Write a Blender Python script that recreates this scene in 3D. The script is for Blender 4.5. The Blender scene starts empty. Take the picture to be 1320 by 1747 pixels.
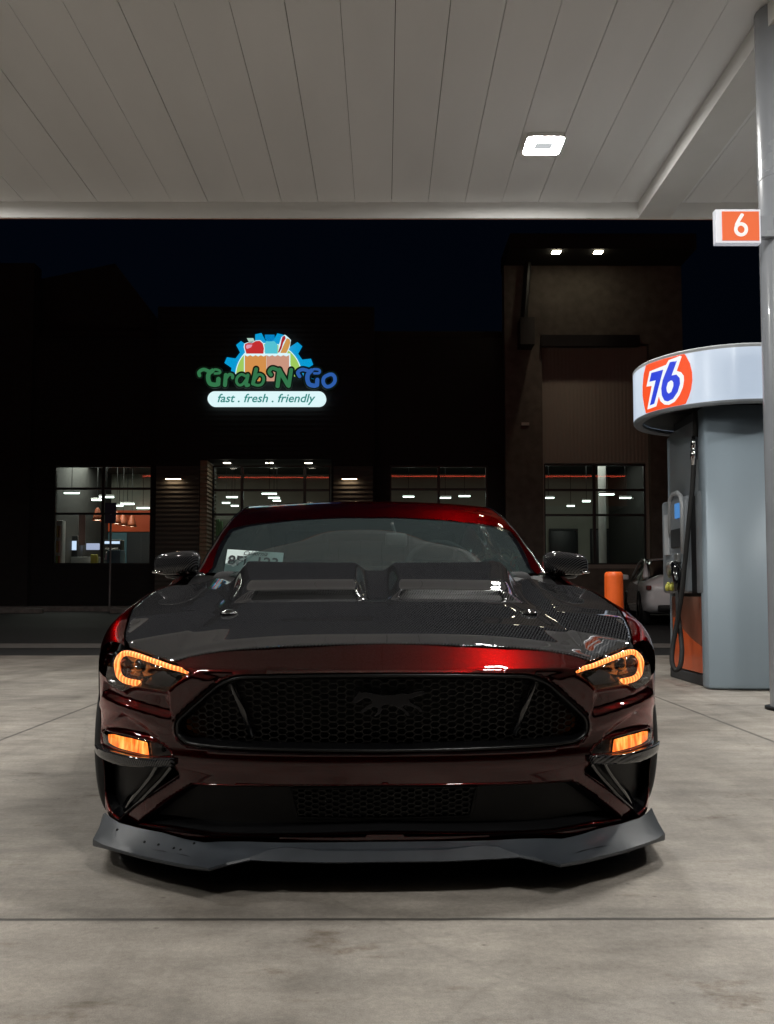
import bpy, bmesh, math, random
import numpy as np
from mathutils import Vector, Matrix, Euler, geometry
random.seed(7)
C = bpy.context.scene.collection
SC = bpy.context.scene
R = math.radians
# ------------------------------------------------------------------ camera
FP, CXP, CYP, HOR, VPX = 1531.0, 660.0, 873.5, 1012.0, 655.0
CAMH = 0.83
PITCH = R(3.2)
SHIFT = (HOR - CYP) - FP * math.tan(PITCH)
cd = bpy.data.cameras.new('camera')
cam = bpy.data.objects.new('camera', cd)
C.objects.link(cam)
cam.location = (0, 0, CAMH)
CROT = Euler((math.pi / 2 + PITCH, 0, -math.atan((CXP - VPX) / FP)), 'XYZ')
cam.rotation_euler = CROT
cd.sensor_fit = 'HORIZONTAL'; cd.sensor_width = 36
cd.lens = 36 * FP / 1320
cd.shift_y = SHIFT / 1320
cd.clip_start = 0.05; cd.clip_end = 900
SC.camera = cam
# ------------------------------------------------------------------ world (night)
w = bpy.data.worlds.new('World'); SC.world = w; w.use_nodes = True
nt = w.node_tree
sky = nt.nodes.new('ShaderNodeTexSky'); sky.sky_type = 'NISHITA'; sky.sun_disc = False
sky.sun_elevation = R(-1.5); sky.sun_rotation = R(150)
bg = nt.nodes['Background']; bg.inputs['Strength'].default_value = 0.008
tn = nt.nodes.new('ShaderNodeMix'); tn.data_type = 'RGBA'; tn.blend_type = 'MULTIPLY'; tn.inputs[0].default_value = 1
tn.inputs[7].default_value = (.25, .6, 1.5, 1)
nt.links.new(sky.outputs[0], tn.inputs[6]); nt.links.new(tn.outputs[2], bg.inputs['Color'])
SC.view_settings.view_transform = 'Standard'; SC.view_settings.look = 'None'
SC.view_settings.exposure = 0.0; SC.view_settings.gamma = 1.0
SC.view_settings.use_curve_mapping = False
SC.cycles.use_denoising = True
try: SC.cycles.denoiser = 'OPENIMAGEDENOISE'
except Exception: pass
SC.cycles.max_bounces = 8; SC.cycles.transparent_max_bounces = 12
SC.cycles.sample_clamp_indirect = 6.0
SC.cycles.caustics_reflective = False; SC.cycles.caustics_refractive = False
LAMP_L = 385.0        # radiance of a canopy luminaire lens

# ------------------------------------------------------------------ helpers
_cm = CROT.to_matrix()
CM = np.array(_cm)
def raydir(px, py):
    v = np.array(((px - CXP) / FP, (CYP - py + SHIFT) / FP, -1.0))
    return CM @ v
def P(px, py, Y):
    """where the view ray through a point of the photo crosses the vertical plane at distance Y"""
    d = raydir(px, py); k = Y / d[1]
    return np.array((0, 0, CAMH)) + d * k
def px_to_x(px, Y): return P(px, HOR, Y)[0]
def py_to_z(py, Y): return P(VPX, py, Y)[2]

def tag(o, label=None, cat=None, group=None, kind=None):
    if label: o['label'] = label
    if cat: o['category'] = cat
    if group: o['group'] = group
    if kind: o['kind'] = kind
    return o
def empty(name, loc=(0, 0, 0), rz=0, parent=None):
    o = bpy.data.objects.new(name, None); C.objects.link(o)
    o.location = loc; o.rotation_euler = (0, 0, rz); o.parent = parent
    o.empty_display_size = .1
    return o
def mk(name, verts, faces, mat, parent=None, smooth=False, doubles=0, recalc=False, loc=None, angle=None):
    me = bpy.data.meshes.new(name)
    me.from_pydata([tuple(map(float, v)) for v in verts], [], [tuple(map(int, f)) for f in faces])
    if doubles or recalc:
        bm = bmesh.new(); bm.from_mesh(me)
        if doubles: bmesh.ops.remove_doubles(bm, verts=bm.verts, dist=doubles)
        if recalc: bmesh.ops.recalc_face_normals(bm, faces=bm.faces)
        bm.to_mesh(me); bm.free()
    if smooth:
        me.shade_smooth()
        if angle: me.set_sharp_from_angle(angle=R(angle))
    me.update()
    o = bpy.data.objects.new(name, me); C.objects.link(o)
    for m in (mat if isinstance(mat, (list, tuple)) else [mat]): me.materials.append(m)
    o.parent = parent
    if loc is not None: o.location = loc
    return o
class MB:
    """collects shapes into one mesh"""
    def __init__(s): s.v = []; s.f = []
    def add(s, vs, fs):
        n = len(s.v); s.v += [tuple(map(float, v)) for v in vs]; s.f += [tuple(i + n for i in f) for f in fs]; return s
    def box(s, x0, x1, y0, y1, z0, z1):
        vs = [(x, y, z) for z in (z0, z1) for y in (y0, y1) for x in (x0, x1)]
        return s.add(vs, [(0, 2, 3, 1), (4, 5, 7, 6), (0, 1, 5, 4), (2, 6, 7, 3), (0, 4, 6, 2), (1, 3, 7, 5)])
    def rbox(s, x0, x1, y0, y1, z0, z1, r=.01, seg=2):
        bm = bmesh.new(); bmesh.ops.create_cube(bm, size=1)
        for v in bm.verts:
            v.co = Vector(((x0 + x1) / 2 + v.co.x * (x1 - x0), (y0 + y1) / 2 + v.co.y * (y1 - y0), (z0 + z1) / 2 + v.co.z * (z1 - z0)))
        r = min(r, .49 * min(x1 - x0, y1 - y0, z1 - z0))
        bmesh.ops.bevel(bm, geom=bm.edges[:], offset=r, segments=seg, affect='EDGES', profile=.5)
        bm.verts.index_update()
        s.add([v.co for v in bm.verts], [[v.index for v in f.verts] for f in bm.faces]); bm.free(); return s
    def prism(s, poly, y0, y1):
        """polygon in x,z pushed from y0 to y1"""
        n = len(poly)
        vs = [(x, y0, z) for x, z in poly] + [(x, y1, z) for x, z in poly]
        return s.add(vs, [tuple(range(n))[::-1], tuple(range(n, 2 * n))] + [(i, (i + 1) % n, n + (i + 1) % n, n + i) for i in range(n)])
    def tube(s, pts, r, n=10, cap=True):
        pts = [Vector(p) for p in pts]; m = len(pts)
        rs = r if isinstance(r, (list, tuple)) else [r] * m
        up = None; rings = []
        for i, p in enumerate(pts):
            t = (pts[min(i + 1, m - 1)] - pts[max(i - 1, 0)]).normalized()
            if up is None:
                up = Vector((0, 0, 1)) if abs(t.z) < .9 else Vector((1, 0, 0))
            a = t.cross(up).normalized(); up = a.cross(t).normalized()
            rings.append([p + (a * math.cos(2 * math.pi * k / n) + up * math.sin(2 * math.pi * k / n)) * rs[i] for k in range(n)])
        fs = []
        for i in range(m - 1):
            for k in range(n):
                fs.append((i * n + k, i * n + (k + 1) % n, (i + 1) * n + (k + 1) % n, (i + 1) * n + k))
        if cap: fs += [tuple(range(n))[::-1], tuple(range((m - 1) * n, m * n))]
        return s.add([v for r_ in rings for v in r_], fs)
    def lathe(s, prof, c=(0, 0, 0), axis='z', n=32):
        """profile (radius, height)"""
        vs = []; fs = []; m = len(prof)
        for r, h in prof:
            for k in range(n):
                a = 2 * math.pi * k / n
                u, v = r * math.cos(a), r * math.sin(a)
                p = {'z': (u, v, h), 'x': (h, u, v), 'y': (u, h, v)}[axis]
                vs.append((p[0] + c[0], p[1] + c[1], p[2] + c[2]))
        for i in range(m - 1):
            for k in range(n):
                fs.append((i * n + k, i * n + (k + 1) % n, (i + 1) * n + (k + 1) % n, (i + 1) * n + k))
        return s.add(vs, fs)
    def build(s, name, mat, parent=None, smooth=False, angle=None, doubles=0, recalc=True):
        return mk(name, s.v, s.f, mat, parent, smooth or bool(angle), doubles, recalc, None, angle)

# ------------------------------------------------------------------ materials
def mat(name, col, rough=.5, metal=0, coat=0, coat_r=.03, spec=.5, emis=None, es=0, noise=None, bump=None, **k):
    m = bpy.data.materials.new(name); m.use_nodes = True
    n = m.node_tree; b = n.nodes['Principled BSDF']
    b.inputs['Base Color'].default_value = (*col, 1); b.inputs['Roughness'].default_value = rough
    b.inputs['Metallic'].default_value = metal; b.inputs['Coat Weight'].default_value = coat
    b.inputs['Coat Roughness'].default_value = coat_r; b.inputs['Specular IOR Level'].default_value = spec
    if emis: b.inputs['Emission Color'].default_value = (*emis, 1); b.inputs['Emission Strength'].default_value = es
    if noise:      # (scale, amount, stretch)
        sc, am = noise[0], noise[1]
        tc = n.nodes.new('ShaderNodeTexCoord'); mp = n.nodes.new('ShaderNodeMapping')
        if len(noise) > 2: mp.inputs['Scale'].default_value = noise[2]
        n.links.new(tc.outputs['Object'], mp.inputs[0])
        t = n.nodes.new('ShaderNodeTexNoise'); t.inputs['Scale'].default_value = sc; t.inputs['Detail'].default_value = 6
        n.links.new(mp.outputs[0], t.inputs[0])
        r = n.nodes.new('ShaderNodeValToRGB')
        r.color_ramp.elements[0].position = .3; r.color_ramp.elements[1].position = .7
        r.color_ramp.elements[0].color = (*[c * (1 - am) for c in col], 1); r.color_ramp.elements[1].color = (*[min(1, c * (1 + am)) for c in col], 1)
        n.links.new(t.outputs[0], r.inputs[0]); n.links.new(r.outputs[0], b.inputs['Base Color'])
        mr = n.nodes.new('ShaderNodeMapRange'); mr.inputs[3].default_value = max(0, rough - .1); mr.inputs[4].default_value = min(1, rough + .1)
        n.links.new(t.outputs[0], mr.inputs[0]); n.links.new(mr.outputs[0], b.inputs['Roughness'])
    if bump:
        tc = n.nodes.new('ShaderNodeTexCoord')
        t = n.nodes.new('ShaderNodeTexNoise'); t.inputs['Scale'].default_value = bump[0]; t.inputs['Detail'].default_value = 4
        n.links.new(tc.outputs['Object'], t.inputs[0])
        bp = n.nodes.new('ShaderNodeBump'); bp.inputs['Strength'].default_value = bump[1]; bp.inputs['Distance'].default_value = .002
        n.links.new(t.outputs[0], bp.inputs['Height']); n.links.new(bp.outputs[0], b.inputs['Normal'])
    return m
def node_mat(name):
    m = bpy.data.materials.new(name); m.use_nodes = True
    return m, m.node_tree, m.node_tree.nodes['Principled BSDF']
def N(nt_, typ, **k):
    n = nt_.nodes.new(typ)
    for a, v in k.items():
        if a.startswith('i_'):
            key = a[2:]; key = int(key) if key.isdigit() else key
            n.inputs[key].default_value = v
        else: setattr(n, a, v)
    return n
def ribbed(name, col, axis, period, rough=.6, strength=.6):
    """painted metal siding: ribs along one axis as bump"""
    m, n, b = node_mat(name)
    b.inputs['Base Color'].default_value = (*col, 1); b.inputs['Roughness'].default_value = rough
    tc = N(n, 'ShaderNodeTexCoord'); sp = N(n, 'ShaderNodeSeparateXYZ'); n.links.new(tc.outputs['Object'], sp.inputs[0])
    a = N(n, 'ShaderNodeMath', operation='MULTIPLY'); a.inputs[1].default_value = 2 * math.pi / period
    n.links.new(sp.outputs[axis], a.inputs[0])
    s_ = N(n, 'ShaderNodeMath', operation='SINE'); n.links.new(a.outputs[0], s_.inputs[0])
    bp = N(n, 'ShaderNodeBump'); bp.inputs['Strength'].default_value = strength; bp.inputs['Distance'].default_value = .03
    n.links.new(s_.outputs[0], bp.inputs['Height']); n.links.new(bp.outputs[0], b.inputs['Normal'])
    return m
def glass(name, tint=(1, 1, 1), refl=1.0, haze=0.0, hazecol=(.5, .6, .62)):
    m, n, b = node_mat(name)
    out = n.nodes['Material Output']
    tr = N(n, 'ShaderNodeBsdfTransparent'); tr.inputs[0].default_value = (*tint, 1)
    gl = N(n, 'ShaderNodeBsdfGlossy'); gl.inputs['Roughness'].default_value = 0.01; gl.inputs[0].default_value = (.9 * refl, .9 * refl, .9 * refl, 1)
    fr = N(n, 'ShaderNodeFresnel'); fr.inputs[0].default_value = 1.5
    mx = N(n, 'ShaderNodeMixShader'); n.links.new(fr.outputs[0], mx.inputs[0]); n.links.new(tr.outputs[0], mx.inputs[1]); n.links.new(gl.outputs[0], mx.inputs[2])
    last = mx
    if haze:
        df = N(n, 'ShaderNodeBsdfDiffuse'); df.inputs[0].default_value = (*hazecol, 1)
        m2 = N(n, 'ShaderNodeMixShader'); m2.inputs[0].default_value = haze
        n.links.new(mx.outputs[0], m2.inputs[1]); n.links.new(df.outputs[0], m2.inputs[2]); last = m2
    n.links.new(last.outputs[0], out.inputs[0]); n.nodes.remove(b)
    return m
def emit(name, col, s):
    m = mat(name, (.02, .02, .02), .5, emis=col, es=s); return m

M = {}
M['black'] = mat('black_plastic', (.003, .003, .0035), .5, spec=.25)
M['gloss_black'] = mat('gloss_black', (.004, .004, .005), .12, coat=.6)
M['frame_black'] = mat('grille_frame_black', (.003, .003, .0035), .3, spec=.35)
M['satin_grey'] = mat('satin_grey_plastic', (.034, .040, .048), .38, noise=(9, .2), spec=.45)
M['rubber'] = mat('rubber', (.012, .012, .012), .75)
M['chrome'] = mat('chrome', (.6, .6, .62), .12, metal=1)
M['rim'] = mat('rim_dark', (.03, .03, .032), .3, metal=.8)
M['dark_metal'] = mat('dark_metal', (.03, .03, .03), .4, metal=.5)
M['white_paint'] = mat('white_paint', (.72, .72, .7), .35, noise=(3, .05))
M['white_car'] = mat('white_car_paint', (.75, .76, .78), .25, coat=1)
M['seat'] = mat('seat_cloth', (.012, .012, .013), .8, noise=(30, .3))
M['glass_ws'] = glass('windshield_glass', (.5, .6, .6), .7, .045, (.42, .55, .56))
M['glass_dark'] = glass('side_glass', (.12, .13, .13), 1.0)
M['glass_lens'] = glass('lamp_lens', (.93, .93, .93), .9)
M['glass_store'] = glass('store_glass', (.8, .83, .8), .8)
def paint():
    m, n, b = node_mat('crimson_metallic_paint')
    b.inputs['Base Color'].default_value = (.028, .0012, .0013, 1); b.inputs['Metallic'].default_value = 1.0
    b.inputs['Roughness'].default_value = .33; b.inputs['Coat Weight'].default_value = 1; b.inputs['Coat Roughness'].default_value = .02
    b.inputs['Coat IOR'].default_value = 1.5
    tc = N(n, 'ShaderNodeTexCoord')
    v = N(n, 'ShaderNodeTexVoronoi'); v.inputs['Scale'].default_value = 900
    n.links.new(tc.outputs['Object'], v.inputs[0])
    mr = N(n, 'ShaderNodeMapRange'); mr.inputs[3].default_value = .22; mr.inputs[4].default_value = .34
    n.links.new(v.outputs['Distance'], mr.inputs[0]); n.links.new(mr.outputs[0], b.inputs['Roughness'])
    b.inputs['Specular Tint'].default_value = (1, .08, .08, 1); b.inputs['Specular IOR Level'].default_value = .3
    return m
M['paint'] = paint()
def carbon(name='carbon_twill', tow=.003, tow2=.003):
    m, n, b = node_mat(name)
    tc = N(n, 'ShaderNodeTexCoord'); sp = N(n, 'ShaderNodeSeparateXYZ'); n.links.new(tc.outputs['Object'], sp.inputs[0])
    def math_(op, a, b2=None, c=None):
        x = N(n, 'ShaderNodeMath', operation=op)
        for i, q in enumerate((a, b2, c)):
            if q is None: continue
            if isinstance(q, (int, float)): x.inputs[i].default_value = q
            else: n.links.new(q, x.inputs[i])
        return x.outputs[0]
    u = math_('DIVIDE', sp.outputs[0], tow); v0 = math_('ADD', sp.outputs[1], sp.outputs[2]); v = math_('DIVIDE', v0, tow2)
    fu = math_('FLOOR', u); fv = math_('FLOOR', v)
    s_ = math_('SUBTRACT', fu, fv); q = math_('DIVIDE', s_, 4.0); fr = math_('FRACT', q)
    up = math_('LESS_THAN', fr, .5)
    # rounded tow profile
    pu = math_('PINGPONG', u, .5); pv = math_('PINGPONG', v, .5)
    mixp = N(n, 'ShaderNodeMix'); n.links.new(up, mixp.inputs[0]); n.links.new(pu, mixp.inputs[2]); n.links.new(pv, mixp.inputs[3])
    cr = N(n, 'ShaderNodeMix', data_type='RGBA'); cr.inputs[6].default_value = (.0015, .0015, .0017, 1); cr.inputs[7].default_value = (.046, .046, .049, 1)
    n.links.new(up, cr.inputs[0]); n.links.new(cr.outputs[2], b.inputs['Base Color'])
    b.inputs['Roughness'].default_value = .6; b.inputs['Specular IOR Level'].default_value = .0
    b.inputs['Coat Weight'].default_value = 1; b.inputs['Coat Roughness'].default_value = .015; b.inputs['Coat IOR'].default_value = 1.5
    nz = N(n, 'ShaderNodeTexNoise'); nz.inputs['Scale'].default_value = 5; nz.inputs['Detail'].default_value = 3
    n.links.new(tc.outputs['Object'], nz.inputs[0])
    bp2 = N(n, 'ShaderNodeBump'); bp2.inputs['Strength'].default_value = .04; bp2.inputs['Distance'].default_value = .004
    n.links.new(nz.outputs[0], bp2.inputs['Height']); n.links.new(bp2.outputs[0], b.inputs['Coat Normal'])
    return m
M['carbon'] = carbon()
M['hood_carbon'] = carbon('carbon_hood_weave', .0025, .0085)
# ------------------------------------------------------------------ patches
def resample(poly, h, closed=True):
    out = []; n = len(poly)
    for i in range(n if closed else n - 1):
        a = np.array(poly[i], float); b_ = np.array(poly[(i + 1) % n], float)
        k = max(1, int(round(np.linalg.norm(b_ - a) / h)))
        out += [a + (b_ - a) * j / k for j in range(k)]
    if not closed: out.append(np.array(poly[-1], float))
    return np.array(out)
def roundpoly(poly, r, n=4):
    """closed polygon with its corners rounded off"""
    out = []; m = len(poly)
    for i in range(m):
        p0, p1, p2 = (np.array(poly[(i + k) % m], float) for k in (-1, 0, 1))
        rr = r[i] if isinstance(r, (list, tuple)) else r
        a = p0 - p1; b_ = p2 - p1; la, lb = np.linalg.norm(a), np.linalg.norm(b_)
        d = min(rr, la * .45, lb * .45)
        if d <= 0: out.append(p1); continue
        s, e = p1 + a / la * d, p1 + b_ / lb * d
        for k in range(n + 1):
            t = k / n; out.append((1 - t) ** 2 * s + 2 * t * (1 - t) * p1 + t * t * e)
    return out
def inside(pts, poly):
    pts = np.asarray(pts, float); poly = np.asarray(poly, float)
    x, y = pts[:, 0], pts[:, 1]; c = np.zeros(len(pts), bool); n = len(poly)
    j = n - 1
    for i in range(n):
        xi, yi = poly[i]; xj, yj = poly[j]
        if yi != yj:
            m_ = ((yi > y) != (yj > y)) & (x < (xj - xi) * (y - yi) / (yj - yi) + xi)
            c ^= m_
        j = i
    return c
def segdist(pts, poly, closed=True):
    pts = np.asarray(pts, float); poly = np.asarray(poly, float); d = np.full(len(pts), 1e9)
    n = len(poly)
    for i in range(n if closed else n - 1):
        a, b_ = poly[i], poly[(i + 1) % n]; ab = b_ - a; l2 = (ab ** 2).sum()
        if l2 < 1e-16: continue
        t = np.clip(((pts - a) @ ab) / l2, 0, 1); q = a + t[:, None] * ab
        d = np.minimum(d, np.hypot(*(pts - q).T))
    return d
def cdt(outer, holes, h, he=None):
    """triangulated polygon with holes; returns 2-D points, triangles"""
    he = he or h
    loops = [resample(outer, he)] + [resample(q, he) for q in holes]
    lo = loops[0].min(0); hi = loops[0].max(0)
    gx = np.arange(lo[0] + h * .31, hi[0], h); gy = np.arange(lo[1] + h * .37, hi[1], h * .9)
    G = np.array([(x + (h * .5 if j % 2 else 0), y) for j, y in enumerate(gy) for x in gx])
    if len(G):
        ok = inside(G, loops[0])
        for q in loops[1:]: ok &= ~inside(G, q)
        G = G[ok]
        if len(G):
            for q in loops: G = G[segdist(G, q) > .55 * min(h, he * 1.2)]
    vs = []; ed = []
    for q in loops:
        n0 = len(vs); vs += [Vector(p) for p in q]; ed += [(n0 + i, n0 + (i + 1) % len(q)) for i in range(len(q))]
    vs += [Vector(p) for p in G]
    ov, oe, of, *_ = geometry.delaunay_2d_cdt(vs, ed, [], 0, 1e-7)
    V = np.array([tuple(v) for v in ov]); T = np.array([f for f in of if len(f) == 3])
    cen = V[T].mean(1); ok = inside(cen, loops[0])
    for q in loops[1:]: ok &= ~inside(cen, q)
    return V, T[ok], loops
# ================================================================== SETTING
def concrete():
    m, n, b = node_mat('concrete_slabs')
    tc = N(n, 'ShaderNodeTexCoord'); sp = N(n, 'ShaderNodeSeparateXYZ'); n.links.new(tc.outputs['Object'], sp.inputs[0])
    def noise(scale, detail=8, stretch=(1, 1, 1), rough=.6):
        mp = N(n, 'ShaderNodeMapping'); mp.inputs['Scale'].default_value = stretch
        n.links.new(tc.outputs['Object'], mp.inputs[0])
        t = N(n, 'ShaderNodeTexNoise'); t.inputs['Scale'].default_value = scale; t.inputs['Detail'].default_value = detail
        t.inputs['Roughness'].default_value = rough
        n.links.new(mp.outputs[0], t.inputs[0]); return t.outputs[0]
    def ramp(src, p0, c0, p1, c1):
        r = N(n, 'ShaderNodeValToRGB'); r.color_ramp.elements[0].position = p0; r.color_ramp.elements[1].position = p1
        r.color_ramp.elements[0].color = (*c0, 1); r.color_ramp.elements[1].color = (*c1, 1); n.links.new(src, r.inputs[0]); return r.outputs[0]
    def mul(a, b_, f=1.0):
        x = N(n, 'ShaderNodeMix', data_type='RGBA', blend_type='MULTIPLY'); x.inputs[0].default_value = f
        n.links.new(a, x.inputs[6]); n.links.new(b_, x.inputs[7]); return x.outputs[2]
    g = lambda v: (v, v, v)
    c = ramp(noise(1.3, 6), .3, (.26, .235, .207), .7, (.49, .445, .388))
    c = mul(c, ramp(noise(4.5, 8, (1, 2.2, 1)), .35, g(.74), .62, g(1.0)))
    c = mul(c, ramp(noise(.45, 3), .32, (.6, .58, .56), .56, g(1.0)))
    c = mul(c, ramp(noise(60, 5), .25, g(.78), .75, g(1.12)))
    c = mul(c, ramp(noise(260, 3), .3, g(.85), .7, g(1.1)))
    st = noise(2.3, 7, (1, 1.7, 1), .72)                               # small dark spills
    c = mul(c, ramp(st, .30, (.55, .47, .4), .40, g(1.0)))
    wv = noise(7, 5, (.35, 1.6, 1), .7)
    c = mul(c, ramp(wv, .62, g(1.0), .75, (.72, .66, .6)))
    oil = N(n, 'ShaderNodeTexVoronoi'); oil.inputs['Scale'].default_value = .9; oil.inputs['Randomness'].default_value = 1
    ow = N(n, 'ShaderNodeTexNoise'); ow.inputs['Scale'].default_value = 5; ow.inputs['Detail'].default_value = 4; n.links.new(tc.outputs['Object'], ow.inputs[0])
    om_ = N(n, 'ShaderNodeMix', data_type='RGBA'); om_.inputs[0].default_value = .22; n.links.new(tc.outputs['Object'], om_.inputs[6]); n.links.new(ow.outputs[1], om_.inputs[7]); n.links.new(om_.outputs[2], oil.inputs[0])
    c = mul(c, ramp(oil.outputs['Distance'], .05, (.66, .6, .54), .19, g(1.0)))
    pit = N(n, 'ShaderNodeTexVoronoi'); pit.inputs['Scale'].default_value = 9; n.links.new(tc.outputs['Object'], pit.inputs[0])
    c = mul(c, ramp(pit.outputs['Distance'], .03, (.6, .58, .56), .08, g(1.0)))
    c = mul(c, ramp(noise(420, 2), .35, g(.82), .6, g(1.06)))
    # faint tyre tracks along the lane
    tr = noise(1.6, 3, (2.6, .12, 1))
    c = mul(c, ramp(tr, .52, g(1.0), .72, (.8, .79, .78)))
    # hairline cracks
    vo = N(n, 'ShaderNodeTexVoronoi', feature='DISTANCE_TO_EDGE'); vo.inputs['Scale'].default_value = .42
    ns = N(n, 'ShaderNodeTexNoise'); ns.inputs['Scale'].default_value = 3; ns.inputs['Detail'].default_value = 5
    n.links.new(tc.outputs['Object'], ns.inputs[0])
    mxv = N(n, 'ShaderNodeMix', data_type='RGBA'); mxv.inputs[0].default_value = .12
    n.links.new(tc.outputs['Object'], mxv.inputs[6]); n.links.new(ns.outputs[1], mxv.inputs[7]); n.links.new(mxv.outputs[2], vo.inputs[0])
    c = mul(c, ramp(vo.outputs['Distance'], .0, g(.87), .003, g(1.0)))
    vs = N(n, 'ShaderNodeTexVoronoi'); vs.inputs['Scale'].default_value = 1.7
    n.links.new(tc.outputs['Object'], vs.inputs[0])
    c = mul(c, ramp(vs.outputs['Distance'], .012, (.3, .28, .27), .03, g(1.0)))
    # sawn joints
    jn = None
    def joint(axis, pos, half, dark):
        nonlocal c, jn
        wob = N(n, 'ShaderNodeMath', operation='MULTIPLY_ADD'); wob.inputs[1].default_value = .012; n.links.new(noise(6, 3), wob.inputs[0])
        n.links.new(sp.outputs[axis], wob.inputs[2])
        s = N(n, 'ShaderNodeMath', operation='SUBTRACT'); n.links.new(wob.outputs[0], s.inputs[0]); s.inputs[1].default_value = pos + .006
        a = N(n, 'ShaderNodeMath', operation='ABSOLUTE'); n.links.new(s.outputs[0], a.inputs[0])
        r = N(n, 'ShaderNodeMapRange', interpolation_type='SMOOTHSTEP'); r.inputs[1].default_value = half * .35; r.inputs[2].default_value = half
        r.inputs[3].default_value = dark; r.inputs[4].default_value = 1
        n.links.new(a.outputs[0], r.inputs[0])
        x = N(n, 'ShaderNodeMix', data_type='RGBA', blend_type='MULTIPLY'); x.inputs[0].default_value = 1
        cmb = N(n, 'ShaderNodeCombineColor')
        for i in range(3): n.links.new(r.outputs[0], cmb.inputs[i])
        n.links.new(c, x.inputs[6]); n.links.new(cmb.outputs[0], x.inputs[7]); c = x.outputs[2]
        if jn is None: jn = r.outputs[0]
        else:
            m_ = N(n, 'ShaderNodeMath', operation='MINIMUM'); n.links.new(jn, m_.inputs[0]); n.links.new(r.outputs[0], m_.inputs[1]); jn = m_.outputs[0]
    joint(1, 2.339, .012, .22); joint(1, 2.385, .05, .86); joint(1, 7.25, .016, .45); joint(0, -2.17, .016, .4); joint(0, 2.18, .018, .4); joint(1, -2.6, .014, .3); joint(0, -6.5, .016, .4)
    n.links.new(c, b.inputs['Base Color'])
    rr = N(n, 'ShaderNodeMapRange'); rr.inputs[3].default_value = .42; rr.inputs[4].default_value = .8
    n.links.new(noise(3, 6), rr.inputs[0]); n.links.new(rr.outputs[0], b.inputs['Roughness'])
    ad = N(n, 'ShaderNodeMath', operation='MULTIPLY_ADD'); n.links.new(noise(180, 4), ad.inputs[0]); ad.inputs[1].default_value = .35
    n.links.new(jn, ad.inputs[2])
    bp = N(n, 'ShaderNodeBump'); bp.inputs['Strength'].default_value = .5; bp.inputs['Distance'].default_value = .006
    n.links.new(ad.outputs[0], bp.inputs['Height']); n.links.new(bp.outputs[0], b.inputs['Normal'])
    return m
M['concrete'] = concrete()
M['asphalt'] = mat('asphalt', (.022, .022, .023), .8, noise=(14, .5), bump=(160, .5))
M['earth'] = mat('earth', (.03, .028, .025), .9, noise=(2, .3))
M['kerb'] = mat('kerb_concrete', (.2, .19, .175), .8, noise=(8, .25))
M['ceiling'] = mat('ceiling_panel_paint', (.83, .83, .83), .8, noise=(1.2, .05, (1, .3, 1)))
M['trim'] = mat('canopy_trim_paint', (.72, .71, .69), .7, noise=(2, .05))
M['groove'] = mat('panel_seam', (.12, .11, .10), .8)
M['lamp'] = emit('luminaire_lens', (1.0, .985, .94), LAMP_L)
M['lamp_dim'] = emit('luminaire_driver_cover', (.93, .98, 1.0), .6)
M['red_led'] = emit('red_led_strip', (1, .12, .06), 9)
M['post'] = mat('column_paint', (.27, .285, .31), .25, coat=.5, noise=(2, .08))
def plane(name, x0, x1, prof, m, label=None, kind='structure'):
    """sheet that runs across x, profile of (y, z) pairs"""
    vs = []; fs = []
    for y, z in prof: vs += [(x0, y, z), (x1, y, z)]
    for i in range(len(prof) - 1): fs.append((2 * i, 2 * i + 1, 2 * i + 3, 2 * i + 2))
    return tag(mk(name, vs, fs, m), label, kind=kind)
GZ = .47                       # the lot climbs towards the shop
plane('ground', -400, 400, [(-400, -.012), (15, -.012), (24, GZ - .15), (26, GZ - .15), (60, GZ - .1), (420, GZ - .1)], M['earth'])
plane('concrete_pavement', -30, 30, [(-25, 0), (12.07, 0)], M['concrete'])
plane('road', -60, 60, [(12.07, -.008), (13.75, -.008)], M['asphalt'])
plane('concrete_gutter', -60, 60, [(13.75, .0), (14.95, .0)], M['kerb'])
plane('parking_road', -60, 60, [(14.95, .004), (15.4, .01), (24.2, GZ - .13)], M['asphalt'])
sb = MB(); sb.box(-60, 60, 24.2, 60, GZ - .3, GZ); tag(sb.build('sidewalk', M['kerb']), kind='structure')
for i, x in enumerate((-9.75, -6.2, 6.2, 9.6)):
    s = MB(); s.rbox(x - .9, x + .9, 23.3, 23.48, GZ - .17, GZ - .03, .03, 2)
    tag(s.build('wheel_stop', M['kerb'], smooth=True, angle=40), ['pale concrete wheel stop left of the sign post before the lit shop window',
        'concrete wheel stop hidden behind the left side of the red coupe', 'concrete wheel stop near the white parked car', 'concrete wheel stop farthest to the right behind the fuel pump'][i], 'wheel stop')

# ---- canopy ------------------------------------------------------------
CZ = py_to_z(345, 9.7); TB = py_to_z(372, 9.7)
can = tag(empty('fuel_canopy', (0, 0, 0)), 'big flat station canopy with cream ceiling panels above the red coupe', 'canopy')
X0, X1, Y0, Y1 = -11.5, 11.5, -7.5, 9.7
pw = 64 / 1531 * 9.7                                      # panel width from the seam spacing
seam0 = px_to_x(668, 9.7)
pb = MB(); k0 = int((X0 - seam0) / pw) - 1; k1 = int((X1 - seam0) / pw) + 1
for k in range(k0, k1):
    a, b_ = max(X0, seam0 + k * pw), min(X1, seam0 + (k + 1) * pw)
    if b_ - a < .05: continue
    dz = .0025 * math.sin(k * 2.3)
    g_ = .0022 if (k * 7) % 3 else .004
    pb.box(a + g_, b_ - g_, Y0, Y1, CZ + dz, CZ + .03)
pb.build('ceiling_panels', M['ceiling'], can)
s = MB(); s.box(X0, X1, Y0, Y1, CZ + .031, CZ + .05); s.build('panel_backing', M['groove'], can)
s = MB()
s.box(X0 - .03, X1 + .03, Y1, Y1 + .03, TB, CZ + .049)
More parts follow.
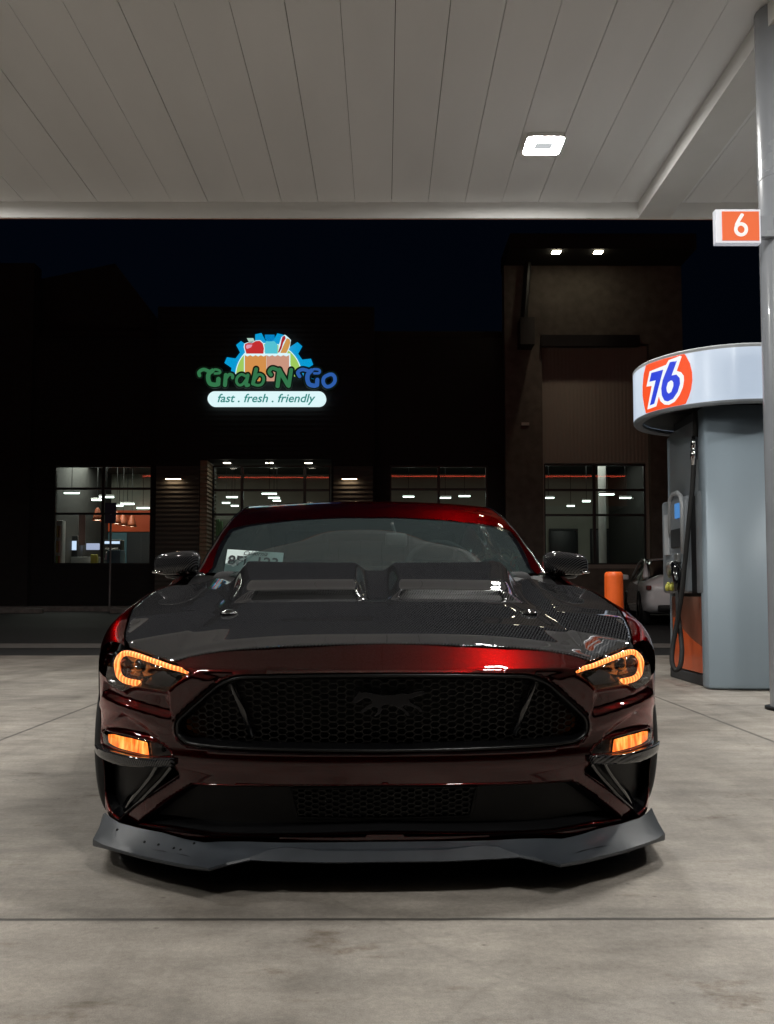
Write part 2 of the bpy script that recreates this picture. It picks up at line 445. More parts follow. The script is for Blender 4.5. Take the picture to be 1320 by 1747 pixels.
s.box(X0 - .03, X1 + .03, Y0 - .03, Y0, TB, CZ + .049)
s.box(X0 - .03, X0, Y0, Y1, TB, CZ + .049); s.box(X1, X1 + .03, Y0, Y1, TB, CZ + .049)
s.build('edge_trim', M['trim'], can)
s = MB(); s.box(X0 - .03, X1 + .03, Y0 - .03, Y1 + .03, CZ + .05, CZ + 1.3); s.build('roof', M['white_paint'], can)
s = MB()
s.box(X0 - .07, X1 + .07, Y1 + .031, Y1 + .06, TB + .01, CZ + 1.35)
rear_f = MB(); rear_f.box(X0 - .07, X1 + .07, Y0 - .06, Y0 - .031, TB + .01, CZ + 1.35)
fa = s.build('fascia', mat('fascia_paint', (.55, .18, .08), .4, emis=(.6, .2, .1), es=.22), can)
rear_f.build('fascia', bpy.data.materials['fascia_paint'], can)
s = MB(); s.box(X0, X1, Y1 + .062, Y1 + .08, CZ + 1.22, CZ + 1.27); s.build('led_strip', M['red_led'], can)
s = MB()                                                        # boxed-in beam over the pump island
s.box(2.81, 3.16, Y0 + .002, Y1 - .002, TB + .002, CZ - .004)
s.build('beam', M['trim'], can)
s = MB(); s.lathe([(0, 0), (.05, 0), (.055, .006), (.055, .02)], (0, 0, 0), n=20); s.build('soffit_eye', M['dark_metal'], can, smooth=True).location = (px_to_x(1142, 9.69), 9.69, TB + .02)
LX, LY = 1.524, 8.36
def canopy_light(x, y, label, group=None):
    t = tag(empty('canopy_light', (x, y, CZ)), label, 'ceiling light', group)
    s = MB(); s.rbox(-.1, .1, -.1, .1, .04, .09, .01); s.build('housing', M['white_paint'], t, True, 40)
    o, i_ = .175, .085; z = -.045
    so = roundpoly([(-o, -o), (o, -o), (o, o), (-o, o)], .05, 5); si = roundpoly([(-i_, -i_ * .7), (i_, -i_ * .7), (i_, i_ * .7), (-i_, i_ * .7)], .01, 2)
    V, T, L_ = cdt(so, [si], .05, .03)
    s = MB(); s.add([(x_, y_, z) for x_, y_ in V], T.tolist());
    for q in L_:
        nq = len(q); s.add([(p[0], p[1], z) for p in q] + [(p[0], p[1], z + .0006) for p in q], [(i, (i + 1) % nq, nq + (i + 1) % nq, nq + i) for i in range(nq)])
    s.build('lens', M['lamp'], t, doubles=1e-5)
    hsp = roundpoly([(-o - .005, -o - .005), (o + .005, -o - .005), (o + .005, o + .005), (-o - .005, o + .005)], .05, 5); nq = len(hsp)
    s = MB(); s.add([(p[0], p[1], -.0438) for p in hsp] + [(p[0], p[1], -.001) for p in hsp], [tuple(range(nq))[::-1]] + [(i, (i + 1) % nq, nq + (i + 1) % nq, nq + i) for i in range(nq)]); s.build('heat_sink', M['white_paint'], t)
    s = MB(); s.rbox(-i_ + .003, i_ - .003, -i_ * .7 + .003, i_ * .7 - .003, -.05, -.0432, .003); s.build('driver_cover', M['lamp_dim'], t)
    return t
canopy_light(LX, LY, 'glowing square light in the cream canopy ceiling above the pump lane')
for (x, y) in ((LX, 4.25), (LX, .1), (-4.6, 8.36), (-4.6, 4.25), (5.6, 4.25), (5.6, 8.36), (-9.5, 4.25), (-4.6, .1)):
    canopy_light(x, y, 'square canopy light beyond the edge of the picture', 'canopy lights beyond the picture')

# ---- column and number sign ---------------------------------------------
CY_ = 6.45; CX_ = P(1297, 388, CY_)[0] + .165
col = tag(empty('canopy_column', (CX_, CY_, 0)), 'tall round grey steel column at the right edge carrying the canopy', 'column')
s = MB(); s.lathe([(.165, .02), (.165, 3.86), (.168, 3.865), (.168, 3.9), (.165, 3.905), (.165, CZ - .004)], n=56); s.build('shaft', M['post'], col, True, 30)
s = MB(); s.lathe([(0, .001), (.2, .001), (.2, .02), (.17, .022), (0, .022)], n=48); s.build('base_ring', M['black'], col)
SZ = py_to_z(388, CY_ - .1)
sg = tag(empty('pump_number_sign', (0, CY_ - .1, SZ)), 'small orange flag sign reading 6 fixed to the round column', 'sign')
xa, xb = P(1218, 388, CY_ - .1)[0], P(1295, 388, CY_ - .1)[0]
zt, zb = py_to_z(359, CY_ - .1) - SZ, py_to_z(417, CY_ - .1) - SZ
s = MB(); s.rbox(xa, xb, -.03, .03, zb, zt, .006); s.build('sign_box', mat('sign_box', (.6, .6, .62), .3, emis=(.8, .85, 1), es=.28), sg)
s = MB(); s.box(xa + .045, xb - .016, -.036, -.0305, zb + .02, zt - .02); s.build('face', emit('orange_sign_face', (1, .15, .022), .85), sg)
s = MB(); s.box(xb + .0, xb + .09, -.035, .035, zb + .05, zt - .05); s.build('bracket', M['post'], sg)
def disc2d(cx, cz, r, n=24): return [(cx + r * math.cos(a * 2 * math.pi / n), cz + r * math.sin(a * 2 * math.pi / n)) for a in range(n)]
def arc(cx, cz, rx, rz, a0, a1, n=14): return [(cx + rx * math.cos(R(a0 + (a1 - a0) * i / n)), cz + rz * math.sin(R(a0 + (a1 - a0) * i / n))) for i in range(n + 1)]
cx6 = (xa + .045 + xb - .016) / 2
s = MB(); pts = arc(0, -.028, .038, .04, 0, 360, 24)
s.tube([(cx6 + x, -.04, z) for x, z in pts], .0125, 8, False)
s.tube([(cx6 + x, -.04, z) for x, z in ((-.036, -.02), (-.03, .01), (-.008, .05), (.012, .082))], .0125, 8)
s.build('numeral', emit('white_sign_numeral', (1, .97, .93), .95), sg, True)

# ---- bollard --------------------------------------------------------------
by = 8.9; bx = px_to_x(1047, by); bt = py_to_z(975, by)
bo = tag(empty('bollard', (bx, by, 0)), 'bright orange safety bollard standing beside the fuel pump', 'bollard')
M['orange'] = mat('orange_plastic_sleeve', (.9, .14, .02), .38, noise=(6, .08), emis=(1, .15, .02), es=0.0)
r_ = 15.7 / 1531 * by
s = MB(); s.lathe([(r_, .03), (r_, bt - .05), (r_ * .97, bt - .02), (r_ * .8, bt - .004), (0, bt)], n=40); s.build('sleeve', M['orange'], bo, True, 50)
s = MB(); s.lathe([(r_ * 1.25, 0.001), (r_ * 1.25, .03), (r_ * .9, .032)], n=32); s.build('base_collar', M['kerb'], bo)

# ---- sign post ---------------------------------------------------------------
sy = 24.6
sp_ = tag(empty('sign_post', (px_to_x(187, sy), sy, GZ)), 'thin pole with a dark blue parking sign before the lit shop window', 'sign post')
s = MB(); s.lathe([(.03, 0), (.03, 2.75), (0, 2.76)], n=10); s.build('pole', mat('galvanised', (.2, .2, .2), .5, metal=.4), sp_, True)
hs = py_to_z(858, sy) - GZ; hb = py_to_z(893, sy) - GZ
s = MB(); s.rbox(-.155, .155, -.05, -.035, hb + .26, hs, .005); s.rbox(-.15, .15, -.05, -.035, hb, hb + .245, .005)
s.build('sign_plate', mat('blue_plate', (.01, .012, .05), .45), sp_)

# ================================================================== SHOP
YB = 26.0
def fx(px): return px_to_x(px, YB)
def fz(py): return py_to_z(py, YB)
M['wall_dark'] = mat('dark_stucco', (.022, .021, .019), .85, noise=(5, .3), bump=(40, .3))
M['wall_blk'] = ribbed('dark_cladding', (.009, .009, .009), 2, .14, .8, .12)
M['wall_rib'] = ribbed('ribbed_cladding', (.075, .07, .06), 2, .13)
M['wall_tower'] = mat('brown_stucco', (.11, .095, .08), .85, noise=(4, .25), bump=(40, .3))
M['tower_panel'] = ribbed('vertical_ribbed_panel', (.26, .23, .20), 0, .11, .6, .14)
M['frame'] = mat('window_frame', (.006, .006, .006), .4)
M['int_wall'] = mat('shop_wall', (.33, .33, .28), .8, noise=(1, .1))
M['int_floor'] = mat('shop_floor', (.2, .19, .17), .35, noise=(2, .1))
M['int_ceil'] = mat('shop_ceiling', (.05, .045, .04), .8)
M['int_orange'] = mat('orange_wall', (.62, .075, .012), .6)
M['int_dark'] = mat('dark_equipment', (.02, .021, .024), .4)
M['int_teal'] = mat('teal_wall', (.06, .13, .16), .6)
M['steel'] = mat('steel', (.35, .36, .36), .35, metal=.7)
M['strip'] = emit('tube_light', (.8, 1, .9), 6)
M['soffit'] = emit('soffit_lamp', (1, .93, .75), 12)
shop = tag(empty('shop_building', (0, 0, 0)), 'dark flat roofed station shop with lit windows behind the red coupe', 'building')
def wallbox(name, m, x0, x1, y0, y1, z0, z1, holes=()):
    """front wall slab with rectangular openings, as abutting boxes"""
    s = MB()
    xs = sorted({x0, x1, *[h[0] for h in holes], *[h[1] for h in holes]})
    for a, b_ in zip(xs[:-1], xs[1:]):
        hs_ = [h for h in holes if h[0] <= a + 1e-6 and h[1] >= b_ - 1e-6]
        z = z0
        for h in sorted(hs_, key=lambda h: h[2]):
            if h[2] > z: s.box(a, b_, y0, y1, z, h[2])
            z = h[3]
        s.box(a, b_, y0, y1, z, z1)
    return s.build(name, m, shop, doubles=0)
WZ0, WZ1 = fz(963), fz(794)
win = {'a': (fx(87), fx(255)), 'b': (fx(355), fx(562)), 'c': (fx(665), fx(833)), 'd': (fx(930), fx(1105))}
zb_door = GZ
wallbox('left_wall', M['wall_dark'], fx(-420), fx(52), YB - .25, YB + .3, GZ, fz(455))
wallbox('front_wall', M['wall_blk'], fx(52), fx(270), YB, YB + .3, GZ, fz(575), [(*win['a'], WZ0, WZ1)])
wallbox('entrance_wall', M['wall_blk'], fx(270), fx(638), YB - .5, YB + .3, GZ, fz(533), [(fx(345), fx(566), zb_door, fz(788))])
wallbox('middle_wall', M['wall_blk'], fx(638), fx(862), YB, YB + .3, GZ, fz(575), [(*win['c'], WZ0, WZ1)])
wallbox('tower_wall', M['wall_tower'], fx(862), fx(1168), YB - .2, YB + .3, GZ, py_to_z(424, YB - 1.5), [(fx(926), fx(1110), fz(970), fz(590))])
wallbox('tower_panel_wall', M['tower_panel'], fx(926), fx(1110), YB + .02, YB + .25, fz(970), fz(590), [(*win['d'], fz(963), fz(790))])
s = MB(); s.box(fx(924), fx(1092), YB - .36, YB - .201, fz(596), fz(577)); s.build('tower_beam', M['frame'], shop)
s = MB(); s.box(fx(862), fx(1168), YB - 1.5, YB + .5, py_to_z(424, YB - 1.5), py_to_z(398, YB - 1.5)); s.build('tower_roof', mat('roof_soffit', (.015, .014, .013), .8), shop)
s = MB(); s.box(fx(884), fx(908), YB - .8, YB - .202, fz(600), fz(555)); s.build('bracket', M['wall_dark'], shop)
s = MB(); s.tube([(fx(905), YB - .4, fz(420)), (fx(893), YB - .4, fz(556))], .1, 8); s.build('strut', M['frame'], shop)
s = MB(); s.box(fx(890), fx(903), YB - .225, YB - .201, fz(728), fz(723)); s.build('house_plate', mat('small_plate', (.4, .38, .34), .5), shop)
s = MB(); s.box(fx(322), fx(338), YB - .525, YB - .501, fz(878), fz(869)); s.build('wall_plate', mat('pink_plate', (.4, .16, .14), .5), shop)
# gable of the left wing
s = MB(); s.prism([(fx(-200), fz(500)), (fx(165), fz(425)), (fx(245), fz(525)), (fx(245), fz(576)), (fx(-200), fz(560))], YB + 1.2, YB + 1.5)
s.build('gable', M['wall_dark'], shop)
# side & back shell
s = MB()
s.box(fx(-420), fx(1168), YB + 13, YB + 13.3, GZ, fz(575)); s.box(fx(1168) - .3, fx(1168) - .01, YB + .3, YB + 13, GZ, fz(575))
s.box(fx(52) - .3, fx(52) - .01, YB + .3, YB + 13, GZ, fz(575))
s.build('shell', M['wall_dark'], shop)
s = MB(); s.box(fx(-420), fx(1168), YB + .31, YB + 13.3, fz(574), fz(560)); s.build('roof', M['wall_dark'], shop)
s = MB(); s.box(fx(52), fx(1160), YB + .31, YB + 12.9, 5.3, 5.4); s.build('ceiling', M['int_ceil'], shop)
s = MB(); s.box(fx(52), fx(1160), YB + .31, YB + 12.9, GZ + .004, GZ + .1); s.build('floor', M['int_floor'], shop)
YW = YB + 7.5
s = MB(); s.box(fx(52), fx(1160), YW, YW + .15, GZ + .1, 5.29); s.build('inner_wall', M['int_wall'], shop)
# jamb of the entrance recess, ribbed and warm
s = MB(); s.box(fx(345) - .0, fx(345) + .2, YB - .49, YB + .9, GZ, fz(790)); s.build('entrance_jamb', ribbed('jamb_ribs', (.42, .33, .22), 2, .12, .6, 1.0), shop)
s = MB(); s.box(fx(272), fx(344), YB - .56, YB - .502, GZ, fz(800)); s.build('cladding_panel', M['wall_rib'], shop)
s = MB(); s.box(fx(570), fx(636), YB - .56, YB - .502, GZ, fz(800)); s.build('cladding_panel', M['wall_rib'], shop)
def window(x0, x1, z0, z1, y, vx, hz, name='window'):
    t = .045
    s = MB()
    s.box(x0, x1, y, y + .12, z0, z0 + t); s.box(x0, x1, y, y + .12, z1 - t, z1)
    s.box(x0, x0 + t, y, y + .12, z0 + t, z1 - t); s.box(x1 - t, x1, y, y + .12, z0 + t, z1 - t)
    for v in vx: s.box(v - t * .9, v + t * .9, y + .01, y + .11, z0 + t, z1 - t)
    for h in hz: s.box(x0 + t, x1 - t, y + .015, y + .105, h - t * .7, h + t * .7)
    f = s.build(name, M['frame'], shop)
    s = MB(); s.add([(x0 + .01, y + .06, z0 + .01), (x1 - .01, y + .06, z0 + .01), (x1 - .01, y + .06, z1 - .01), (x0 + .01, y + .06, z1 - .01)], [(0, 1, 2, 3)])
    s.build('pane', M['glass_store'], f)
    return f
window(*win['a'], WZ0, WZ1, YB + .08, [fx(171)], [fz(833), fz(876)])
window(fx(357), fx(562), GZ + .1, fz(792), YB + .3, [fx(408), fx(517)], [fz(834), fz(876)], 'entrance_window')
window(*win['c'], WZ0, WZ1, YB + .08, [fx(749)], [fz(834), fz(876)])
window(*win['d'], WZ0, fz(791), YB + .08, [fx(1017)], [fz(835), fz(878)])
def lamp_thing(name, x, y, z, w_, m, label, cat='wall light', group=None, hw=.05):
    t = tag(empty(name, (x, y, z)), label, cat, group)
    s = MB(); s.rbox(-w_ / 2 - .02, w_ / 2 + .02, -.07, .07, .0, .05, .01); s.build('housing', M['frame'], t)
    s = MB(); s.box(-w_ / 2, w_ / 2, -hw, hw, -.012, -.001); s.build('lens', m, t)
    return t
M['sconce'] = emit('sconce_lens', (1, .72, .45), 9)
for px, nm in ((302, 'thin warm wall light left of the shop entrance'), (597, 'thin warm wall light right of the shop entrance')):
    lamp_thing('wall_light', fx(px), YB - .66, fz(822), .42, M['sconce'], nm)
for px, nm, ww in ((387, 'soffit light at the left end above the shop entrance', .2), (455, 'left light of the close pair above the shop entrance', .06), (463, 'right light of the close pair above the shop entrance', .08), (526, 'soffit light at the right end above the shop entrance', .2)):
    lamp_thing('soffit_light', fx(px), YB - .2, fz(788) - .06, ww, M['soffit'], nm, 'ceiling light', hw=.06)
M['down'] = emit('downlight_lens', (1, .82, .5), 42)
M['down_hot'] = emit('downlight_hot', (1, .9, .65), 30)
for px, nm in ((955, 'left bright downlight under the tower eave'), (1028, 'right bright downlight under the tower eave')):
    t = lamp_thing('downlight', px_to_x(px, YB - 1.3), YB - 1.3, py_to_z(430, YB - 1.3), .24, M['down_hot'], nm, 'downlight', hw=.1)
    ld = bpy.data.lights.new('downlight_beam', 'SPOT'); ld.energy = 120; ld.color = (1, .80, .6); ld.spot_size = R(66); ld.spot_blend = 1; ld.shadow_soft_size = .08
    lo = bpy.data.objects.new('downlight_beam', ld); C.objects.link(lo); lo.parent = t; lo.location = (0, 0, -.06)
    lo.rotation_euler = (0, 0, 0)

# ---- shop interior ---------------------------------------------------------
def ix(px, y): return px_to_x(px, y)
def iz(py, y): return py_to_z(py, y)
s = MB(); s.box(ix(143, YW), ix(262, YW), YW - .3, YW - .01, iz(908, YW), iz(872, YW)); tag(s.build('orange_bulkhead', M['int_orange']), 'orange painted bulkhead over the counter seen through the left window', 'bulkhead')
s = MB(); s.box(ix(168, YW), ix(218, YW), YW - .25, YW - .012, GZ + .1, iz(909, YW)); tag(s.build('teal_doorway', M['int_teal']), 'blue grey doorway panel under the orange bulkhead', 'doorway')
s = MB(); s.box(ix(219, YW), ix(262, YW), YW - .28, YW - .012, GZ + .1, iz(909, YW)); tag(s.build('dark_cooler', M['int_dark']), 'tall dark cooler at the right of the left window', 'cooler')
pl0 = None
for i, (px, py, d) in enumerate(((164, 888, 3.2), (177, 890, 3.7), (197, 894, 4.4), (208, 897, 4.8), (223, 899, 5.2))):
    y = YB + d
    t = tag(empty('pendant_lamp', (ix(px, y), y, iz(py, y))), ['white', 'second', 'third', 'fourth', 'fifth'][i] + ' cone pendant lamp from the left of the row by the orange bulkhead' if i else 'leftmost cone pendant lamp of the row by the orange bulkhead', 'pendant lamp', 'pendant lamps')
    s = MB(); s.lathe([(.02, .42), (.07, .36), (.13, .12), (.17, .0), (.165, .0), (.12, .11), (.05, .34)], n=20); s.build('shade', mat('pendant_shade', (.5, .12, .05), .5) if i == 0 else bpy.data.materials['pendant_shade'], t, True)
    s = MB(); s.lathe([(0, .02), (.15, .02), (.15, .03), (0, .03)], n=16); s.build('bulb', emit('pendant_glow', (1, .85, .65), 14) if i == 0 else bpy.data.materials['pendant_glow'], t)
    s = MB(); s.lathe([(.006, .42), (.006, 5.3 - t.location.z)], n=6); s.build('cord', M['frame'], t)
for px, py in ((119, 840), (116, 860), (163, 852), (179, 847), (201, 862), (215, 859), (242, 866), (458, 841), (466, 848), (394, 847), (384, 857), (399, 862), (471, 853),
               (697, 846), (760, 848), (793, 845), (937, 848), (975, 862), (1002, 854), (1037, 842), (1069, 848), (1089, 851)):
    y = (4.0 - CAMH) * FP / (HOR - py)
    t = tag(empty('tube_light', (ix(px, y) if False else px_to_x(px, y), y, 4.0)), 'white tube light hanging inside the shop', 'ceiling light', 'tube lights inside the shop')
    ln = .13 + .05 * ((px * 7) % 3)
    s = MB(); s.rbox(-ln - .02, ln + .02, -.06, .06, .0, .05, .01); s.build('housing', M['white_paint'], t)
    s = MB(); s.box(-ln, ln, -.045, .045, -.035, -.001); s.build('tube', M['strip'], t)
    s = MB(); s.tube([(0, 0, .05), (0, 0, 1.3)], .01, 6); s.build('stem', M['frame'], t)
# round pillars, counters, shelves, machines
def thing_box(name, label, cat, m, px0, px1, py0, py1, y, dep=.5, z0=None, extra=None):
    x0, x1 = ix(px0, y), ix(px1, y); zt_ = iz(py0, y); zb_ = z0 if z0 is not None else iz(py1, y)
    t = tag(empty(name, ((x0 + x1) / 2, y, zb_)), label, cat)
    s = MB(); s.rbox(-(x1 - x0) / 2, (x1 - x0) / 2, 0, dep, 0, zt_ - zb_, .02); s.build('body', m, t, True, 40)
    if extra: extra(t, x1 - x0, zt_ - zb_)
    return t
F0 = GZ + .1
def shelves(t, w_, h):
    for i in range(4):
        s = MB(); s.box(-w_ / 2 + .02, w_ / 2 - .02, -.18, -.003, .15 + i * h / 4.2, .19 + i * h / 4.2); s.build('shelf', M['steel'], t)
        g = MB(); rnd = random.Random(i + int(w_ * 100)); x = -w_ / 2 + .05
        while x < w_ / 2 - .12:
            ww = rnd.uniform(.06, .12); g.box(x, x + ww * .85, -.17, -.04, .192 + i * h / 4.2, .192 + i * h / 4.2 + rnd.uniform(.12, h / 4.2 - .08)); x += ww
        g.build('goods', mat('goods', (rnd.uniform(.2, .6), rnd.uniform(.15, .5), rnd.uniform(.1, .4)), .5), t)
def machine(t, w_, h):
    s = MB(); s.box(-w_ / 2 + .04, w_ / 2 - .04, -.012, -.003, h * .62, h * .86); s.build('display', emit('machine_display', (.6, .75, 1), 1.3) if 'machine_display' not in bpy.data.materials else bpy.data.materials['machine_display'], t)
    s = MB(); s.rbox(-w_ / 2 + .06, w_ / 2 - .06, -.12, -.002, 0.02, .07, .01); s.build('tray', M['steel'], t)
s = MB(); s.lathe([(.2, 0), (.2, 4.6)], n=24); o = s.build('pillar', M['white_paint'], None, True); o.location = (ix(117, YB + 5), YB + 5, F0); tag(o, 'round white pillar inside the shop seen through the left window', 'pillar')
s = MB(); s.lathe([(.13, 0), (.13, 4.6)], n=24); o = s.build('pillar', M['white_paint'], None, True); o.location = (ix(1029, YB + 4), YB + 4, F0); tag(o, 'slim round pillar inside the shop seen through the tower window', 'pillar')
thing_box('coffee_machine', 'black coffee machine on the counter inside the left shop window', 'coffee machine', M['int_dark'], 111, 131, 914, 963, YB + 3.4, .5, F0 + .9, machine)
thing_box('drink_dispenser', 'dark drink dispenser hanging beside the blue doorway', 'drink dispenser', M['int_dark'], 173, 205, 921, 939, YB + 4.0, .4, None, machine)
thing_box('menu_screen', 'pale glowing menu screen behind the counter', 'screen', emit('screen_glow', (.55, .62, .9), .8), 145, 168, 927, 938, YB + 4.8, .06)
def snacks(t, w_, h):
    rnd = random.Random(5)
    for i in range(5):
        for k in range(3):
            x = -w_ / 2 + .03 + k * (w_ - .06) / 3
            s = MB(); s.rbox(x, x + (w_ - .1) / 3, -.06, -.002, .12 + i * h / 5.4, .12 + i * h / 5.4 + h / 7, .01)
            s.build('package', mat('package', (rnd.uniform(.25, .8), rnd.uniform(.15, .6), rnd.uniform(.1, .5)), .4), t)
thing_box('snack_stand', 'tall snack stand full of packages at the far left of the left shop window', 'snack stand', M['white_paint'], 90, 104, 888, 985, YB + 1.1, .3, F0, snacks)
thing_box('wall_poster', 'pinkish grey banner panel hanging inside the left shop window', 'banner', mat('pink_banner', (.5, .3, .28), .6), 132, 143, 878, 930, YB + 2.2, .04)
thing_box('chest_cooler', 'white chest cooler with blue lid inside the left shop window', 'cooler', mat('cooler_blue', (.12, .2, .28), .4), 181, 204, 938, 985, YB + 1.6, .5, F0)
thing_box('shop_counter', 'low grey counter inside the left shop window', 'counter', M['steel'], 90, 168, 950, 990, YB + 3.3, .7, F0)
thing_box('shelf_unit', 'stocked shelf at the left edge of the left shop window', 'shelf', M['int_wall'], 88, 101, 878, 990, YB + 3.0, .4, F0, shelves)
thing_box('bright_bin', 'small yellow bin on the counter inside the left window', 'bin', mat('yellow_bin', (.5, .45, .08), .5), 153, 164, 946, 962, YB + 2.9, .15)
thing_box('product_rack', 'steel product rack before the blue doorway', 'rack', M['steel'], 178, 208, 942, 985, YB + 2.6, .3, F0, shelves)
thing_box('shelf_unit', 'stocked shelf inside the shop entrance window', 'shelf', M['int_wall'], 360, 392, 885, 985, YB + 3.5, .4, F0, shelves)
thing_box('shelf_unit', 'stocked shelf inside the middle shop window behind the coupe roof', 'shelf', M['int_wall'], 690, 800, 885, 985, YB + 4.5, .4, F0, shelves)
def doorx(t, w_, h):
    s = MB(); s.box(-w_ / 2 - .06, w_ / 2 + .06, -.03, -.002, h, h + .07); s.box(-w_ / 2 - .06, -w_ / 2, -.03, -.002, 0, h); s.box(w_ / 2, w_ / 2 + .06, -.03, -.002, 0, h); s.build('door_frame', M['int_dark'], t)
    s = MB(); s.prism([(-.13, h * .48), (.13, h * .48), (0, h * .48 + .24)], -.02, -.004); s.build('triangle_symbol', M['steel'], t)
thing_box('restroom_door', 'left dark restroom door with a pale triangle inside the tower window', 'door', M['int_dark'], 940, 984, 905, 990, YW - .08, .06, F0, doorx)
thing_box('restroom_door', 'right dark restroom door with a pale triangle inside the tower window', 'door', M['int_dark'], 1010, 1056, 905, 990, YW - .08, .06, F0, doorx)
il = 0
for px, e in ((150, 190), (430, 16), (750, 16), (1010, 30)):
    ld = bpy.data.lights.new('shop_fill_light', 'AREA'); ld.energy = e; ld.size = 2.0; ld.color = (.95, 1, .9)  # added fill to brighten the interior, standing in for ceiling lights
    lo = bpy.data.objects.new('shop_fill_light', ld); C.objects.link(lo); lo.location = (ix(px, YB + 4), YB + 3.8, 5.2)

# ---- shop sign -------------------------------------------------------------
YS = YB - .5
sign = tag(empty('shop_sign', (0, 0, 0)), 'glowing Grab N Go sign with grocery bag and blue gear on the dark shop front', 'sign')
def sp4(u, v, y): return P(330 + u / 10.154, 560 + v / 10.154, y)
def sp5(u, v, y): return P(450 + u / 9.43, 560 + v / 9.43, y)
def flat(name, pts, y, m, fn=None, dep=.03):
    q = [fn(u, v, y) for u, v in pts] if fn else [P(u, v, y) for u, v in pts]
    s = MB(); s.prism([(p[0], p[2]) for p in q], y, y + dep); return s.build(name, m, sign)
E = {k: emit('sign_' + k, c, s) for k, c, s in (('blue', (0, .37, .75), .85), ('green', (.42, .72, .13), .8), ('white', (.7, .95, 1), .95), ('bag', (.8, .34, .09), .8), ('bagp', (.72, .37, .26), .8),
     ('red', (.66, .035, .035), .8), ('pink', (.9, .4, .55), .8), ('cup', (.1, .62, .75), .85), ('cupd', (.0, .25, .62), .85), ('bun', (.75, .38, .1), .8), ('dog', (.5, .02, .03), .8),
     ('gletter', (.05, .28, .11), .62), ('bletter', (.035, .15, .55), .7), ('halo', (.004, .012, .006), .5), ('pill', (.72, .93, .95), 1.0), ('txt', (.03, .3, .27), .8), ('leaf', (.6, .9, .75), .7))}
gc = (458, 642)                                                # gear centre in the photo
gp = []
R0, R1 = 63, 77
for k in range(8):
    a0 = k * 180 / 6.5 - 16
    for a, r in ((a0, R0), (a0 + 4, R1), (a0 + 12, R1), (a0 + 16, R0)):
        if -4 <= a <= 184: gp.append((gc[0] + (r + 2) * math.cos(R(a)), gc[1] - r * .97 * math.sin(R(a))))
gp = [(gc[0] + 64, gc[1] - 0)] + gp[0:] + [(gc[0] - 64, gc[1])]
flat('gear', [p for p in gp], YS - .05, E['blue'])
s = MB(); 
def band(r0, r1, y, m, name):
    a_ = [(gc[0] + r1 * math.cos(R(t)), gc[1] - r1 * math.sin(R(t))) for t in range(0, 181, 6)]
    b_ = [(gc[0] + r0 * math.cos(R(t)), gc[1] - r0 * math.sin(R(t))) for t in range(180, -1, -6)]
    n = len(a_); q = [P(u, v, y) for u, v in a_ + b_[::-1]]
    s = MB(); vs = [(p[0], yy, p[2]) for yy in (y, y + .03) for p in q]; m2 = 2 * n; fs = []
    for i in range(n - 1):
        fs += [(i, i + 1, n + i + 1, n + i), (m2 + i, m2 + n + i, m2 + n + i + 1, m2 + i + 1), (i, m2 + i, m2 + i + 1, i + 1), (n + i, n + i + 1, m2 + n + i + 1, m2 + n + i)]
    s.add(vs, fs); return s.build(name, m, sign)
band(40, 57, YS - .09, E['white'], 'arch_edge'); band(42, 55.5, YS - .13, E['green'], 'arch')
flat('bag_edge', [(416, 650), (416, 603), (495, 603), (495, 650)], YS - .17, E['white'])
tooth = lambda x0, x1, y, n: [(x0 + (x1 - x0) * i / n, y + (2.2 if i % 2 else 0)) for i in range(n + 1)]
flat('bag_front', [(417.5, 650)] + tooth(417.5, 454, 606, 8) + [(454, 650)], YS - .21, E['bag'])
flat('bag_side', [(454.5, 650)] + tooth(454.5, 493, 606, 8) + [(493, 650)], YS - .21, E['bagp'])
ap = [(417, 592), (418, 587), (423, 585), (430, 585.5), (436, 582), (443, 581.5), (448, 586), (450, 594), (449, 603), (420, 603)]
flat('apple_edge', [(434 + (x - 434) * 1.09, 593 + (y - 593) * 1.1) for x, y in ap], YS - .25, E['white']); flat('apple', ap, YS - .29, E['red'])
flat('apple_shine', [(419, 592), (421, 588), (430, 588), (428, 592), (421, 595)], YS - .325, E['pink'])
flat('apple_leaf', [(421, 577), (432, 577), (434, 582), (424, 583)], YS - .29, E['leaf'])
flat('cup', [(452, 603), (451, 589), (454, 582), (468, 582), (473, 588), (473, 603)], YS - .25, E['cup'])
flat('cup_lid', [(451.5, 571), (468, 571), (468, 578), (464, 582), (456, 582), (452, 578)], YS - .29, E['cupd'])
flat('bun', [(480, 575), (486, 571), (492, 576), (496, 580), (494, 592), (489, 603), (474, 603), (475, 590)], YS - .25, E['white'])
flat('bun_half', [(489, 577), (494, 579), (495, 584), (492, 594), (488, 602), (478, 602), (484, 588)], YS - .29, E['bun'])
flat('sausage', [(482, 574), (486, 573), (487, 577), (483, 584), (480, 594), (476, 601), (474, 601), (478, 590), (480, 580)], YS - .33, E['dog'])
